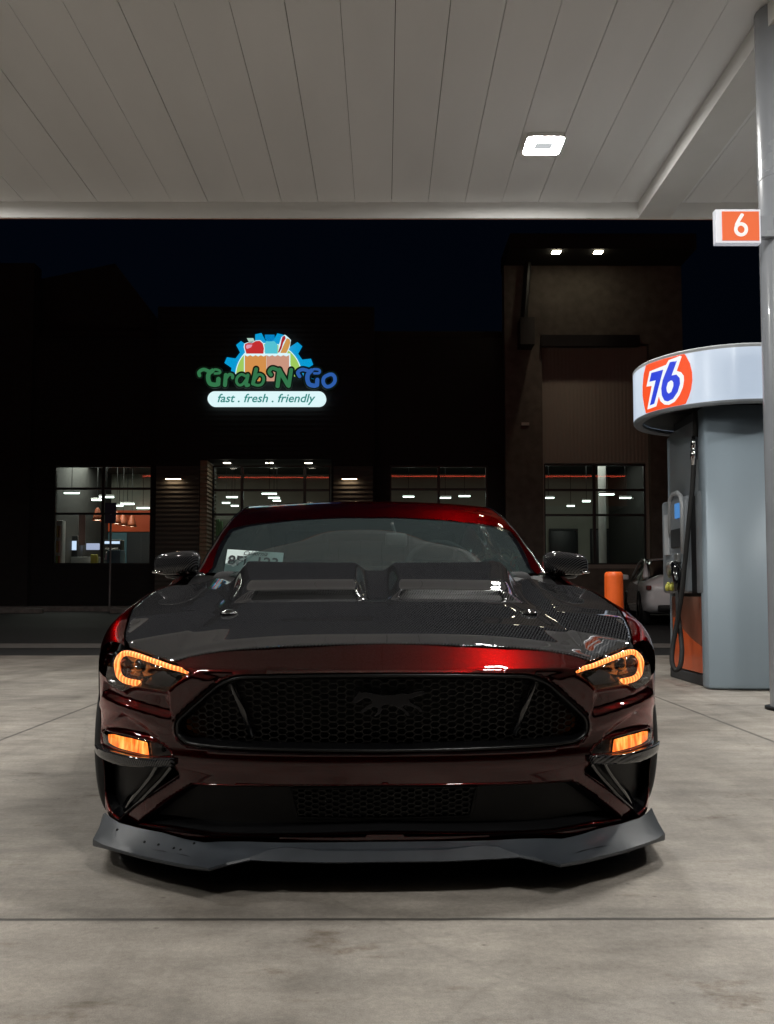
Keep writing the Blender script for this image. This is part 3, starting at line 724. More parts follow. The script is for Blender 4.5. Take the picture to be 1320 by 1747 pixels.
def strokes(name, lst, fn, y, m, extra=0, sq=.35, part=None):
    s = MB()
    for pts, wd in lst:
        q = [Vector(fn(u, v, 0.0 + y)) for u, v in pts]
        # smooth the stroke with Catmull-Rom
        out = []
        for i in range(len(q) - 1):
            p0, p1, p2, p3 = q[max(i - 1, 0)], q[i], q[i + 1], q[min(i + 2, len(q) - 1)]
            for t in (0, .25, .5, .75):
                out.append(.5 * ((2 * p1) + (-p0 + p2) * t + (2 * p0 - 5 * p1 + 4 * p2 - p3) * t * t + (-p0 + 3 * p1 - 3 * p2 + p3) * t ** 3))
        out.append(q[-1])
        n0 = len(s.v); r = wd + extra
        s.tube([(p.x, 0, p.z) for p in out], r, 12)
        for e in (out[0], out[-1]):
            bm = bmesh.new(); bmesh.ops.create_uvsphere(bm, u_segments=12, v_segments=8, radius=r)
            s.add([(v.co.x + e.x, v.co.y, v.co.z + e.z) for v in bm.verts], [[v.index for v in f.verts] for f in bm.faces]); bm.free()
        s.v[n0:] = [(v[0], v[1] * sq + y, v[2]) for v in s.v[n0:]]
    return s.build(name, m, sign, True, recalc=False)
W_ = .062
Gs = [([(105, 820), (95, 760), (170, 715), (250, 740), (300, 760)], W_ * .8), ([(330, 735), (265, 790), (255, 880), (290, 960), (380, 980), (420, 960)], W_), ([(425, 970), (432, 880)], W_), ([(300, 760), (370, 715), (450, 735), (455, 775), (370, 785)], W_ * .55)]
rs = [([(560, 810), (545, 985)], W_ * .9), ([(570, 860), (620, 800), (670, 810)], W_ * .7), ([(680, 830), (675, 860)], W_ * .7)]
as_ = [([(900, 830), (830, 800), (760, 850), (745, 930), (790, 985), (850, 970), (905, 900)], W_ * .62), ([(940, 815), (910, 980), (950, 985)], W_ * .8)]
bs = [([(1085, 710), (1030, 960)], W_ * .85), ([(1070, 870), (1130, 800), (1200, 830), (1215, 900), (1180, 970), (1110, 990), (1040, 970)], W_ * .62)]
grab = [('letter_g', Gs), ('letter_r', rs), ('letter_a', as_), ('letter_b', bs)]
for nm, st_ in grab:
    strokes('halo', st_, sp4, YS - .2, E['halo'], .055, .35)
    strokes(nm, st_, sp4, YS - .36, E['gletter'])
Ns = [([(115, 750), (85, 700), (130, 645), (200, 660), (245, 690)], W_ * .8), ([(250, 670), (220, 930)], W_ * .95), ([(250, 680), (390, 920)], W_ * .95), ([(440, 670), (400, 930)], W_ * .85)]
Go = [([(575, 775), (545, 710), (610, 665), (680, 675), (740, 700)], W_ * .8), ([(765, 680), (710, 740), (700, 820), (730, 900), (810, 925), (850, 910)], W_), ([(855, 915), (860, 830)], W_ * .95), ([(740, 700), (800, 660), (890, 670), (890, 720), (810, 725)], W_ * .55)]
Oo = [([(1050, 745), (970, 790), (955, 870), (1000, 935), (1070, 930), (1135, 870), (1140, 790), (1100, 745), (1050, 745)], W_ * .82)]
strokes('halo', Ns, sp5, YS - .2, E['halo'], .055); strokes('letter_n', Ns, sp5, YS - .36, E['gletter'])
strokes('halo', Go, sp5, YS - .2, E['halo'], .055); strokes('letter_g', Go, sp5, YS - .36, E['bletter'])
strokes('halo', Oo, sp5, YS - .2, E['halo'], .055); strokes('letter_o', Oo, sp5, YS - .36, E['bletter'])
pr = 12.7
pill = [(354 + pr + pr * math.cos(R(a)), 680.3 - pr * math.sin(R(a))) for a in range(90, 271, 12)] + [(556 - pr + pr * math.cos(R(a)), 680.3 - pr * math.sin(R(a))) for a in range(270, 451, 12)]
flat('tagline_board', pill, YS - .12, E['pill'], dep=.12)
def text(name, body, size, m, parent, loc, rot=(math.pi / 2, 0, 0), shear=0, offset=0, extrude=.002, align='LEFT', width=None, spacing=1.0):
    cu = bpy.data.curves.new(name, 'FONT'); cu.body = body; cu.size = size; cu.shear = shear; cu.offset = offset; cu.extrude = extrude
    cu.align_x = align; cu.space_character = spacing; cu.resolution_u = 3
    tmp = bpy.data.objects.new(name, cu); C.objects.link(tmp)
    bpy.context.view_layer.update()
    me = bpy.data.meshes.new_from_object(tmp.evaluated_get(bpy.context.evaluated_depsgraph_get()))
    bpy.data.objects.remove(tmp); bpy.data.curves.remove(cu)
    if width:
        xs = [v.co.x for v in me.vertices]; k_ = width / (max(xs) - min(xs)); x00 = min(xs)
        for v in me.vertices: v.co.x = (v.co.x - x00) * k_
    me.materials.clear(); me.materials.append(m)
    o = bpy.data.objects.new(name, me); C.objects.link(o); o.parent = parent; o.location = loc; o.rotation_euler = rot
    return o
a0 = P(371, 686, YS - .125); a1 = P(538, 686, YS - .125)
text('tagline', 'fast . fresh . friendly', .34, E['txt'], sign, (a0[0], YS - .126, a0[2]), shear=.25, offset=.005, width=a1[0] - a0[0])
# ================================================================== FUEL PUMP
PXa, PYa, PYb = 2.86, 7.82, 8.9
M['pump_clad'] = mat('pump_cladding', (.25, .31, .36), .55, noise=(2.5, .05, (1, 1, .15)), coat=.12, coat_r=.3)
M['pump_grey'] = mat('pump_grey', (.21, .235, .26), .35, noise=(4, .08))
M['pump_dark'] = mat('pump_dark', (.03, .033, .037), .5)
M['pump_lt'] = mat('pump_light_grey', (.4, .42, .44), .35)
M['pump_orange'] = mat('pump_orange', (.62, .1, .02), .3, coat=.3)
M['pump_brown'] = mat('pump_panel_bronze', (.22, .085, .055), .28, metal=.3)
pump = tag(empty('fuel_pump', (0, 0, 0)), 'grey and orange fuel pump with glowing round 76 header beside the column', 'fuel pump')
s = MB(); s.box(PXa + .04, 3.5, PYa + .14, PYb, .1, 2.52); s.build('cabinet', M['pump_dark'], pump)
s = MB(); s.rbox(PXa - .02, 3.56, PYa + .02, PYb + .06, 0.003, .1, .01); s.build('base', M['pump_dark'], pump)
# curved end cladding, slightly bowed towards the lane
xl, xr = 2.8, 3.62
pl = []
for i in range(25):
    t = i / 24; x = xl + (xr - xl) * t; y = PYa - .05 - .075 * (1 - (2 * t - 1) ** 2)
    pl.append((x, y))
pl = [(xl + .004, PYa + .12), (xl, PYa + .02)] + pl + [(xr, PYa + .02), (xr - .004, PYa + .12)]
s = MB(); n = len(pl); zz = (.012, .03, 2.46)
s.add([(x, y, z) for z in zz for x, y in pl], [(k * n + i, k * n + i + 1, (k + 1) * n + i + 1, (k + 1) * n + i) for k in range(2) for i in range(n - 1)])
o = s.build('end_cladding', M['pump_clad'], pump, True, 50, recalc=True)
sm = o.modifiers.new('t', 'SOLIDIFY'); sm.thickness = .02
# other end
s = MB(); s.rbox(xl + .05, xr, PYb + .001, PYb + .09, .012, 2.4, .03); s.build('far_cladding', M['pump_clad'], pump, True, 40)
# lane side panels
s = MB(); s.rbox(PXa - .012, PXa + .05, PYa + .1, PYb, .11, .80, .008); lo_ = s.build('lower_door', M['pump_brown'], pump, True, 40)
pts = [(PYa + .105, .115)]
for i in range(13):
    t = i / 12; pts.append((PYa + .105 + t * (PYb - PYa - .15), .34 + .26 * t ** 1.6))
pts += [(PYb - .03, .115)]
s = MB(); nn = len(pts)
s.add([(PXa - .0155, y, z) for y, z in pts] + [(PXa - .011, y, z) for y, z in pts], [tuple(range(nn)), tuple(range(nn, 2 * nn))[::-1]] + [(i, nn + i, nn + (i + 1) % nn, (i + 1) % nn) for i in range(nn)])
s.build('orange_swoosh', M['pump_orange'], lo_)
s = MB(); s.rbox(PXa - .01, PXa + .05, PYa + .1, PYb, 1.66, 2.42, .012); s.build('upper_door', M['pump_grey'], pump, True, 40)
s = MB(); s.rbox(PXa - .075, PXa + .04, 8.28, PYb + .08, .83, 1.74, .035, 3); fm = s.build('payment_module', M['pump_grey'], pump, True, 40)
s = MB(); s.tube([(PXa - .078, 8.33 + .0, 1.2), (PXa - .08, 8.33, 1.66), (PXa - .08, 8.37, 1.74), (PXa - .08, 8.46, 1.78), (PXa - .08, 8.6, 1.78), (PXa - .08, 8.68, 1.73), (PXa - .078, 8.7, 1.4)], .022, 10); s.build('screen_hood', M['pump_lt'], fm, True)
s = MB(); s.box(PXa - .088, PXa - .076, 8.41, 8.53, 1.54, 1.68); s.build('display', emit('pump_screen', (.12, .42, 1), .5), fm)
s = MB(); s.rbox(PXa - .095, PXa - .0751, 8.38, 8.64, 1.26, 1.44, .008); s.build('keypad', M['pump_dark'], fm)
s = MB(); s.rbox(PXa - .11, PXa - .0752, 8.40, 8.5, 1.12, 1.2, .008); s.build('card_reader', M['steel'], fm)
s = MB(); s.rbox(PXa - .09, PXa - .0752, 8.72, 8.86, 1.2, 1.6, .006); s.build('price_panel', M['pump_lt'], fm)
s = MB(); s.box(PXa - .02, PXa + .045, 8.05, 8.279, .83, 1.72); s.build('hose_recess', M['black'], pump)
s = MB(); s.rbox(PXa - .06, PXa + .05, PYa + .06, 8.045, .83, 1.74, .012); s.build('side_post', M['pump_grey'], pump, True, 40)
s = MB(); s.box(PXa - .004, PXa + .03, PYa + .1, PYb - .05, .801, .829); s.build('sill_gap', M['black'], pump)
# nozzle resting in its boot, with yellow grade handles
def W3(px, py, Y): return tuple(P(px, py, Y))
nz = tag(empty('fuel_nozzle', (0, 0, 0)), 'black fuel nozzle hanging in its boot on the side of the pump', 'nozzle')
s = MB(); s.tube([W3(1150, 962, 8.46), W3(1153, 972, 8.4), W3(1155, 990, 8.36), W3(1155, 1008, 8.34)], [.035, .05, .038, .026], 12); s.build('body', M['gloss_black'], nz, True)
s = MB(); s.tube([W3(1150, 962, 8.46), W3(1143, 965, 8.58), W3(1141, 972, 8.68), W3(1141, 984, 8.72)], [.03, .04, .036, .014], 12); s.build('spout_guard', M['steel'], nz, True)
s = MB(); s.tube([W3(1158, 966, 8.36), W3(1163, 975, 8.3), W3(1163, 995, 8.28), W3(1158, 1008, 8.3)], .01, 8); s.build('trigger_guard', M['black'], nz, True)
for k, (px, yy) in enumerate(((1139, 8.75), (1146, 8.62), (1157, 8.4))):
    s = MB(); s.tube([W3(px - 1.5, 1008, yy), W3(px, 1001, yy), W3(px + 2, 994, yy)], [.016, .028, .016], 10); s.build('grade_tag', mat('yellow_tag', (.55, .55, .1), .45) if k == 0 else bpy.data.materials['yellow_tag'], pump, True)
# header
EC, ER = (3.17, 8.25), (.82, .85)
HZ0, HZ1 = 2.44, 2.905
def ringpt(a, k=1.0): return EC[0] + ER[0] * k * math.cos(a), EC[1] + ER[1] * k * math.sin(a)
s = MB(); nA = 96
prof = [(.90, HZ0 + .02), (.90, HZ0 - .012), (.985, HZ0 - .02), (1.0, HZ0 - .005), (1.0, HZ0 + .012)]
prof2 = [(1.0, HZ1 - .01), (1.004, HZ1 + .012), (.985, HZ1 + .025), (.9, HZ1 + .02), (.0, HZ1 + .02)]
def ringmesh(prof, name, m, parent):
    s = MB(); vs = []; fs = []
    for k, z in prof:
        for i in range(nA): x, y = ringpt(2 * math.pi * i / nA, k); vs.append((x, y, z))
    for j in range(len(prof) - 1):
        for i in range(nA): fs.append((j * nA + i, j * nA + (i + 1) % nA, (j + 1) * nA + (i + 1) % nA, (j + 1) * nA + i))
    s.add(vs, fs); return s.build(name, m, parent, True, 40)
hd = ringmesh([(1.0, HZ0 + .0121), (1.0, HZ1 - .0101)], 'header', mat('backlit_white', (.45, .47, .5), .22, emis=(.62, .78, 1), es=.5), pump)
ringmesh(prof, 'lower_rim', M['pump_grey'], hd); ringmesh(prof2, 'top_rim', M['pump_lt'], hd)
ringmesh([(.9, HZ0 + .021), (.9, HZ1 + .01)], 'inner_wall', M['pump_lt'], hd)
ringmesh([(.0, HZ0 + .2), (.899, HZ0 + .2)], 'underside', M['pump_dark'], hd)
def onring(px, py, off=.0):
    d = raydir(px, py); o = np.array((0, 0, CAMH)); a_, b_ = ER[0] + off, ER[1] + off
    ox, oy = (o[0] - EC[0]) / a_, (o[1] - EC[1]) / b_; dx, dy = d[0] / a_, d[1] / b_
    A = dx * dx + dy * dy; B = 2 * (ox * dx + oy * dy); Cc = ox * ox + oy * oy - 1; D = max(0, B * B - 4 * A * Cc)
    t = (-B - math.sqrt(D)) / (2 * A); p = o + d * t
    p[2] = min(max(p[2], HZ0 + .013), HZ1 - .011); return p
def logo(name, pts, m, off, par):
    q = [(1070 + u / 10.154, 580 + v / 10.154) for u, v in pts]
    V, T, L = cdt(q, [], 2.5, 2.0)
    return mk(name, [onring(u, v, off) for u, v in V], T, m, par, True, recalc=False)
disc = logo('logo_disc', [(325, 410), (500, 335), (700, 255), (940, 185), (1010, 270), (1080, 400), (1120, 560), (1125, 700), (1105, 850), (1065, 980), (1010, 1105), (850, 1150), (600, 1210), (320, 1270), (285, 1120), (262, 960), (262, 800), (280, 600)], emit('logo_orange', (1, .075, .0), .95), .004, hd)
logo('logo_outline', [(330, 810), (385, 545), (670, 430), (715, 350), (850, 300), (905, 275), (940, 285), (855, 535), (930, 560), (975, 620), (980, 700), (960, 820), (900, 960), (820, 1070), (720, 1125), (640, 1120), (570, 1060), (545, 980), (500, 1150), (345, 1205), (420, 795)], emit('logo_white', (.95, .98, 1), .95), .008, hd)
Lb = emit('logo_blue', (.0, .035, .72), .95)
logo('logo_seven', [(380, 725), (415, 570), (620, 515), (465, 1105), (388, 1135), (490, 700)], Lb, .012, hd)
logo('logo_six', [(735, 385), (858, 360), (765, 615), (850, 600), (905, 660), (912, 760), (870, 900), (790, 1020), (700, 1065), (640, 1050), (595, 960), (585, 840), (610, 700), (660, 570)], Lb, .012, hd)
logo('logo_six_eye', [(750, 702), (775, 705), (795, 740), (795, 800), (760, 900), (715, 930), (685, 900), (675, 830), (700, 740)], bpy.data.materials['logo_white'], .016, hd)
s = MB(); s.box(3.0, 3.4, 8.05, 8.5, 2.52, HZ0 + .199); s.build('header_mount', M['pump_dark'], hd)
# hose
hs_ = tag(empty('fuel_hose', (0, 0, 0)), 'black fuel hose with silver coupling looping down the side of the pump', 'hose')
def smooth3(pts, n=6):
    q = [Vector(p) for p in pts]; out = []
    for i in range(len(q) - 1):
        p0, p1, p2, p3 = q[max(i - 1, 0)], q[i], q[i + 1], q[min(i + 2, len(q) - 1)]
        for k in range(n):
            t = k / n; out.append(.5 * ((2 * p1) + (-p0 + p2) * t + (2 * p0 - 5 * p1 + 4 * p2 - p3) * t * t + (-p0 + 3 * p1 - 3 * p2 + p3) * t ** 3))
    out.append(q[-1]); return out
s = MB(); s.tube([W3(1187, 690, 8.0), W3(1186, 745, 8.0)], .026, 12)
s.tube(smooth3([W3(1183, 792, 8.0), W3(1181, 830, 8.0), W3(1175, 890, 8.02), W3(1168, 960, 8.08), W3(1163, 1010, 8.12), W3(1155, 1060, 8.2), W3(1148, 1100, 8.2), W3(1146, 1128, 8.15), W3(1152, 1143, 8.1), W3(1160, 1136, 8.08), W3(1163, 1112, 8.12), W3(1161, 1085, 8.2), W3(1157, 1050, 8.28), W3(1155, 1008, 8.34)]), .0215, 14)
s.build('tube', M['rubber'], hs_, True)
s = MB(); a_ = Vector(W3(1185, 745, 8.0)); b_ = Vector(W3(1183, 794, 8.0))
s.tube([a_.lerp(b_, t) for t in (0, .08, .1, .38, .4, .48, .5, .78, .8, 1)], [.028, .028, .034, .034, .028, .028, .034, .034, .026, .022], 16); s.build('coupling', M['chrome'], hs_, True)
# ================================================================== RED COUPE
car = tag(empty('sports_car', (.003, 2.53, 0), R(1.9)), 'dark red sports coupe with carbon fibre hood and lit amber lamps under the canopy', 'car')
_ca, _sa = math.cos(R(1.9)), math.sin(R(1.9))
def tolocal(v): return np.array((_ca * v[0] + _sa * v[1], -_sa * v[0] + _ca * v[1], v[2]))
CO = tolocal(np.array((-0.003, -2.53, CAMH)))
def lray(px, py): return tolocal(raydir(px, py))
def Q(px, py, d):
    """point of the photo -> car coordinates at depth d behind the nose"""
    r = lray(px, py); return CO + r * ((d - CO[1]) / r[1])
def toworld(V):
    x, y, z = V[..., 0], V[..., 1], V[..., 2]
    return np.stack((_ca * x - _sa * y + .003, _sa * x + _ca * y + 2.53, z), -1)
def topx(V):
    Wd = toworld(V) - np.array((0, 0, CAMH)); c_ = Wd @ CM
    return CXP + FP * c_[..., 0] / -c_[..., 2], CYP + SHIFT - FP * c_[..., 1] / -c_[..., 2]
def tab(t):
    xs = np.array([a for a, _ in t]); ys = np.array([b_ for _, b_ in t])
    fx_ = np.linspace(xs[0], xs[-1], 400); fy = np.interp(fx_, xs, ys)
    k = 15; ker = np.hanning(k + 2)[1:-1]; ker /= ker.sum()
    pad = np.concatenate([2 * fy[0] - fy[k // 2:0:-1], fy, 2 * fy[-1] - fy[-2:-2 - k // 2:-1]])
    fy = np.convolve(pad, ker, 'valid')
    return lambda v: np.interp(v, fx_, fy)
def sst(x, a, b_): t = np.clip((x - a) / (b_ - a), 0, 1); return t * t * (3 - 2 * t)
LN = .6
Wz = tab([(.05, .915), (.13, .925), (.3, .935), (.5, .943), (.62, .94), (.72, .93)])
Nz = tab([(.05, .05), (.13, .045), (.24, .045), (.32, .03), (.42, .03), (.5, .02), (.58, .004), (.61, .004)])
def nose(z): return Nz(np.minimum(z, .61)) + 1.6 * np.maximum(0, z - .61) - .25 * (np.maximum(0, .014 - np.abs(z - .61)) ** 2) / .014
_t = np.linspace(0, 1, 4001); _x = np.sin(_t * math.pi / 2) ** (2 / 2.6); _d = 1 - np.sqrt(np.clip(1 - _x ** 2.6, 0, 1))
_s = np.concatenate([[0], np.cumsum(np.hypot(np.diff(_x * .94), np.diff(_d * LN)))])
SMAX = _s[-1]
def S0(s, z):
    s = np.asarray(s, float); z = np.asarray(z, float); a = np.abs(s)
    x = np.interp(a, _s, _x) * Wz(z) * np.sign(s); d = np.interp(a, _s, _d) * LN + nose(z)
    return np.stack((x, d, z), -1)
def Snorm(s, z, f=None):
    f = f or S0; e = .003
    a = f(s + e, z) - f(s - e, z); b_ = f(s, z + e) - f(s, z - e)
    n = np.cross(a, b_); n /= np.linalg.norm(n, axis=-1, keepdims=True) + 1e-12
    return n
_gs = np.linspace(0, SMAX * .93, 260); _gz = np.linspace(.05, .73, 260)
GS, GZ_ = np.meshgrid(_gs, _gz); _G = S0(GS, GZ_); _gpx, _gpy = topx(_G)
def inv(px, py):
    """photo point -> (s, z) on the nose surface, right half"""
    i = np.argmin((_gpx - px) ** 2 + (_gpy - py) ** 2); s, z = GS.flat[i], GZ_.flat[i]
    for _ in range(12):
        p = np.array(topx(S0(s, z))); e = 1e-4
        J = np.array([(np.array(topx(S0(s + e, z))) - p) / e, (np.array(topx(S0(s, z + e))) - p) / e]).T
        r = np.array((px, py)) - p
        if abs(r).max() < .05 or abs(np.linalg.det(J)) < 2e4: break
        dlt = np.linalg.solve(J, r); m_ = np.abs(dlt).max()
        if m_ > .02: dlt *= .02 / m_
        s, z = s + dlt[0], z + dlt[1]
    return (max(0., min(s, SMAX * .93)), z)
def z4(u, v): return (920 + u / 5.1375, 1080 + v / 5.1375)
def IV(pts): return [inv(*p) for p in pts]
def mirror_close(right):
    """right half outline from top centre round to bottom centre -> whole outline"""
    r = [tuple(p) for p in right]; l = [(-a, b_) for a, b_ in r[::-1]]
    return r + [p for p in l if abs(p[0]) > 1e-6]
def flip(poly): return [(-a, b_) for a, b_ in poly[::-1]]
def ctr(py): return (0.0, inv(658, py)[1])

HL = IV([z4(300, 330), z4(480, 260), z4(640, 205), z4(760, 140), z4(850, 125), z4(905, 148), z4(948, 228), z4(972, 320), z4(978, 385), z4(945, 440), z4(850, 495), z4(785, 458), z4(740, 456), z4(640, 475), z4(500, 500), z4(420, 420)])
HL = roundpoly(HL, .012, 3)
GR = [ctr(1147)] + IV([(780, 1147), (905, 1148.5), (936, 1160), (1006, 1225), (1006, 1252), (988, 1269), (943, 1276), (791, 1284)]) + [ctr(1287)]
GRc = roundpoly(mirror_close(GR), [0 if abs(p[0]) < 1e-6 else .03 for p in mirror_close(GR)], 5)
MO = [ctr(1339)] + IV([(800, 1338), (975, 1333), (992, 1342), (1062, 1397), (1010, 1405), (940, 1418)]) + [ctr(1421)]
MOc = roundpoly(mirror_close(MO), [0 if abs(p[0]) < 1e-6 else .012 for p in mirror_close(MO)], 4)
VE = roundpoly(IV([(1004, 1302), (1076, 1300), (1113, 1287), (1110, 1343), (1100, 1380), (1089, 1390), (1056, 1361), (995, 1317)]), .008, 3)
FG = roundpoly(IV([z4(440, 1056), z4(474, 1000), z4(560, 935), z4(700, 902), z4(850, 862), z4(985, 822), z4(996, 850), z4(982, 935), z4(900, 988), z4(780, 1025), z4(640, 1060)]), .006, 3)
# sculpting of the nose: (outline, height, softness)
SC_ = [(IV([(938, 1157), (975, 1146), (1002, 1164), (1023, 1190), (1004, 1219)]), .009, .006),
       (IV([(1012, 1182), (1045, 1176), (1072, 1173), (1086, 1180), (1112, 1160), (1113, 1176), (1098, 1187), (1068, 1199), (1045, 1207), (1012, 1216)]), -.016, .007),
       (IV([z4(575, 912), z4(700, 800), z4(850, 695), z4(935, 740), z4(1010, 810), z4(985, 822), z4(850, 860), z4(700, 900)]), -.017, .012),
       (IV([(1005, 1222), (1045, 1209), (1098, 1190), (1113, 1180), (1114, 1200), (1075, 1215), (1030, 1240), (1010, 1245)]), .005, .012)]
SC_ = [(np.array(resample(p, .01)), a, w_) for p, a, w_ in SC_]
def S1(s, z):
    s = np.asarray(s, float); z = np.asarray(z, float)
    p = S0(s, z); n = Snorm(s, z); h = np.zeros(s.shape)
    pts = np.stack((np.abs(s).ravel(), z.ravel()), -1)
    for poly, amp, wd in SC_:
        d = segdist(pts, poly); d = np.where(inside(pts, poly), d, -d)
        h += (amp * sst(d, -wd, wd)).reshape(s.shape)
    # slight crown on the band under the grille, rolled edge above the mouth
    h += .004 * np.exp(-((z - .345) / .03) ** 2)
    return p + n * h[..., None]
def on_nose(sz, off=0.0, push=0.0):
    sz = np.asarray(sz, float); p = S1(sz[:, 0], sz[:, 1]) + Snorm(sz[:, 0], sz[:, 1]) * off
    p[:, 1] += push; return p
def nose_patch(name, outer, holes, h, m, parent, off=0, push=0, he=None, extra=None, depthfn=None):
    V, T, L = cdt(outer, holes, h, he)
    P3 = on_nose(V, off, push)
    if depthfn is not None: P3 = P3 + Snorm(V[:, 0], V[:, 1]) * depthfn(V)[:, None]
    vs = [tuple(p) for p in P3]; fs = [tuple(t) for t in T]
    if extra: extra(vs, fs, L)
    return mk(name, vs, fs, m, parent, True, doubles=2e-5, recalc=False)
def offset_loop(L, ins):
    """move a dense closed loop inwards by ins"""
    L = np.asarray(L, float); a = np.roll(L, 1, 0); b_ = np.roll(L, -1, 0); t = b_ - a
    n = np.stack((-t[:, 1], t[:, 0]), -1); n /= np.linalg.norm(n, axis=1, keepdims=True) + 1e-12
    area = .5 * np.sum(L[:, 0] * np.roll(L[:, 1], -1) - np.roll(L[:, 0], -1) * L[:, 1])
    if area < 0: n = -n
    for _ in range(2): n = (np.roll(n, 1, 0) + n + np.roll(n, -1, 0)) / 3
    return L + n * ins
def rim_rows(L, spec, vs, fs):
    """rows of a lip: (inset, offset along normal, push back)"""
    n = len(L); n0 = len(vs)
    for ins, off, push in spec:
        q = offset_loop(L, ins); vs += [tuple(p) for p in on_nose(q, off, push)]
    for k in range(len(spec) - 1):
        for i in range(n): fs.append((n0 + k * n + i, n0 + k * n + (i + 1) % n, n0 + (k + 1) * n + (i + 1) % n, n0 + (k + 1) * n + i))
LIP = [(0, 0, 0), (.0012, -.0006, 0), (.0022, -.0022, .001), (.0026, -.004, .004), (.003, -.004, .03)]
# ---- bumper ------------------------------------------------------------
s_end = float(np.interp(.47 / LN, _d, _s))
top_r = [ctr(1096)] + IV([(715, 1096.5), (780, 1098), (860, 1102), (928, 1107.5), (981, 1117), (1006, 1124.5)])
hl_in = [HL[i] for i in range(len(HL))]
low = [p for p in HL]
k0 = min(range(len(HL)), key=lambda i: (HL[i][0]))            # inner tip of the lamp
i_out = max(range(len(HL)), key=lambda i: HL[i][0] - .0 * HL[i][1])
# walk from the inner tip along the underside of the lamp to its outer end
seq = []; i = k0
while True:
    seq.append(HL[i]); i = (i - 1) % len(HL)
    if i == i_out: seq.append(HL[i]); break
bot_r = IV([(1087, 1401), (1055, 1408), (1019, 1417), (962, 1434), (905, 1432), (841, 1434), (780, 1436)]) + [ctr(1437)]
right = top_r + seq + [(s_end, max(HL[i_out][1], .58)), (s_end, .3), (s_end, .13)] + bot_r
BUMP = mirror_close(right)
def bump_extra(vs, fs, L):
    for q in L[1:]: rim_rows(q, LIP, vs, fs)
bumper = nose_patch('bumper', BUMP, [GRc, MOc, VE, flip(VE), FG, flip(FG)], .0085, M['paint'], car, he=.006, extra=bump_extra)
# ---- grille ------------------------------------------------------------
gl = resample(GRc, .008)
vs, fs = [], []; rim_rows(gl, [(.0032, -.004, .004), (.006, -.001, 0), (.010, .001, 0), (.014, -.001, .002), (.018, -.006, .01), (.024, -.008, .045)], vs, fs)
grille = mk('grille', vs, fs, M['frame_black'], car, True, recalc=False)
def hexnet(poly, px_, pz, wd, dep, push, name, m, parent, ins):
    lp = offset_loop(resample(poly, .008), ins); lo = lp.min(0); hi = lp.max(0); s = MB(); seen = set()
    cw = px_; a_ = cw * .34; ncol = int((hi[0] - lo[0]) / cw) + 2; nr = int((hi[1] - lo[1]) / pz) + 2
    pts = []; segs = []
    for i in range(-ncol // 2 - 1, ncol // 2 + 2):
        for j in range(nr + 1):
            cx = i * cw; cz = lo[1] + j * pz + (pz / 2 if i % 2 else 0)
            hx = [(cx - a_, cz - pz / 2), (cx + a_, cz - pz / 2), (cx + cw - a_, cz), (cx + a_, cz + pz / 2)]
            segs += [(hx[0], hx[1]), (hx[1], hx[2]), (hx[2], hx[3])]
    mid = np.array([((a[0] + b_[0]) / 2, (a[1] + b_[1]) / 2) for a, b_ in segs]); ok = inside(mid, lp)
    A = np.array([a for a, b_ in segs])[ok]; B = np.array([b_ for a, b_ in segs])[ok]
    dr = B - A; dr /= np.linalg.norm(dr, axis=1, keepdims=True); nn = np.stack((-dr[:, 1], dr[:, 0]), -1) * wd / 2
    A = A - dr * wd * .2; B = B + dr * wd * .2
    c4 = [S0(q[:, 0], q[:, 1]) for q in (A - nn, B - nn, B + nn, A + nn)]
    n_ = len(A)
    for k in range(n_):
        vv = []
        for dd in (push, push + dep):
            for q in c4: vv.append((q[k][0], q[k][1] + dd, q[k][2]))
        s.add(vv, [(0, 1, 2, 3), (7, 6, 5, 4), (0, 4, 5, 1), (1, 5, 6, 2), (2, 6, 7, 3), (3, 7, 4, 0)])
    return s.build(name, m, parent, recalc=True)
M['net'] = mat('grille_net', (.0015, .0015, .0016), .35, spec=.3)
hexnet(GRc, .0244, .0186, .0032, .014, .045, 'mesh', M['net'], grille, .02)
nose_patch('backing', [tuple(p) for p in offset_loop(resample(GRc, .02), .016)], [], .05, M['black'], grille, push=.13)
for sx in (1, -1):
    a_, b_ = inv(919, 1157), inv(880, 1256); s = MB()
    p0, p1 = S0(a_[0] * sx, a_[1]), S0(b_[0] * sx, b_[1])
    s.tube([(p0[0], p0[1] + .035, p0[2]), (p0[0] * .99 + p1[0] * .01, p0[1] + .03, p0[2]), (p1[0], p1[1] + .03, p1[2])], [.009, .009, .009], 8); s.build('bar', M['gloss_black'], grille, True)
hp = [(600, 1197), (602, 1191), (607, 1186), (612, 1178), (616, 1181), (624, 1180), (636, 1183), (655, 1186), (672, 1185), (686, 1182), (694, 1184), (706, 1180), (718, 1179), (728, 1184), (716, 1186), (706, 1190), (698, 1192), (701, 1198), (708, 1202), (717, 1206), (723, 1214), (717, 1216), (711, 1209), (700, 1205), (691, 1203), (687, 1206), (694, 1212), (701, 1220), (695, 1222), (687, 1213), (679, 1207), (668, 1202), (657, 1202), (651, 1205), (653, 1210), (647, 1218), (640, 1223), (636, 1221), (643, 1214), (644, 1208), (637, 1206), (627, 1211), (616, 1218), (611, 1216), (619, 1208), (630, 1201), (635, 1198), (631, 1192), (622, 1191), (614, 1196), (606, 1201)]
q = [Q(u, v, .018) for u, v in hp]
s = MB(); s.prism([(p[0], p[2]) for p in q], .018, .03)
emb = s.build('emblem', mat('dark_chrome', (.035, .035, .038), .2, metal=1), grille)
bv = emb.modifiers.new('b', 'BEVEL'); bv.width = .002; bv.segments = 2
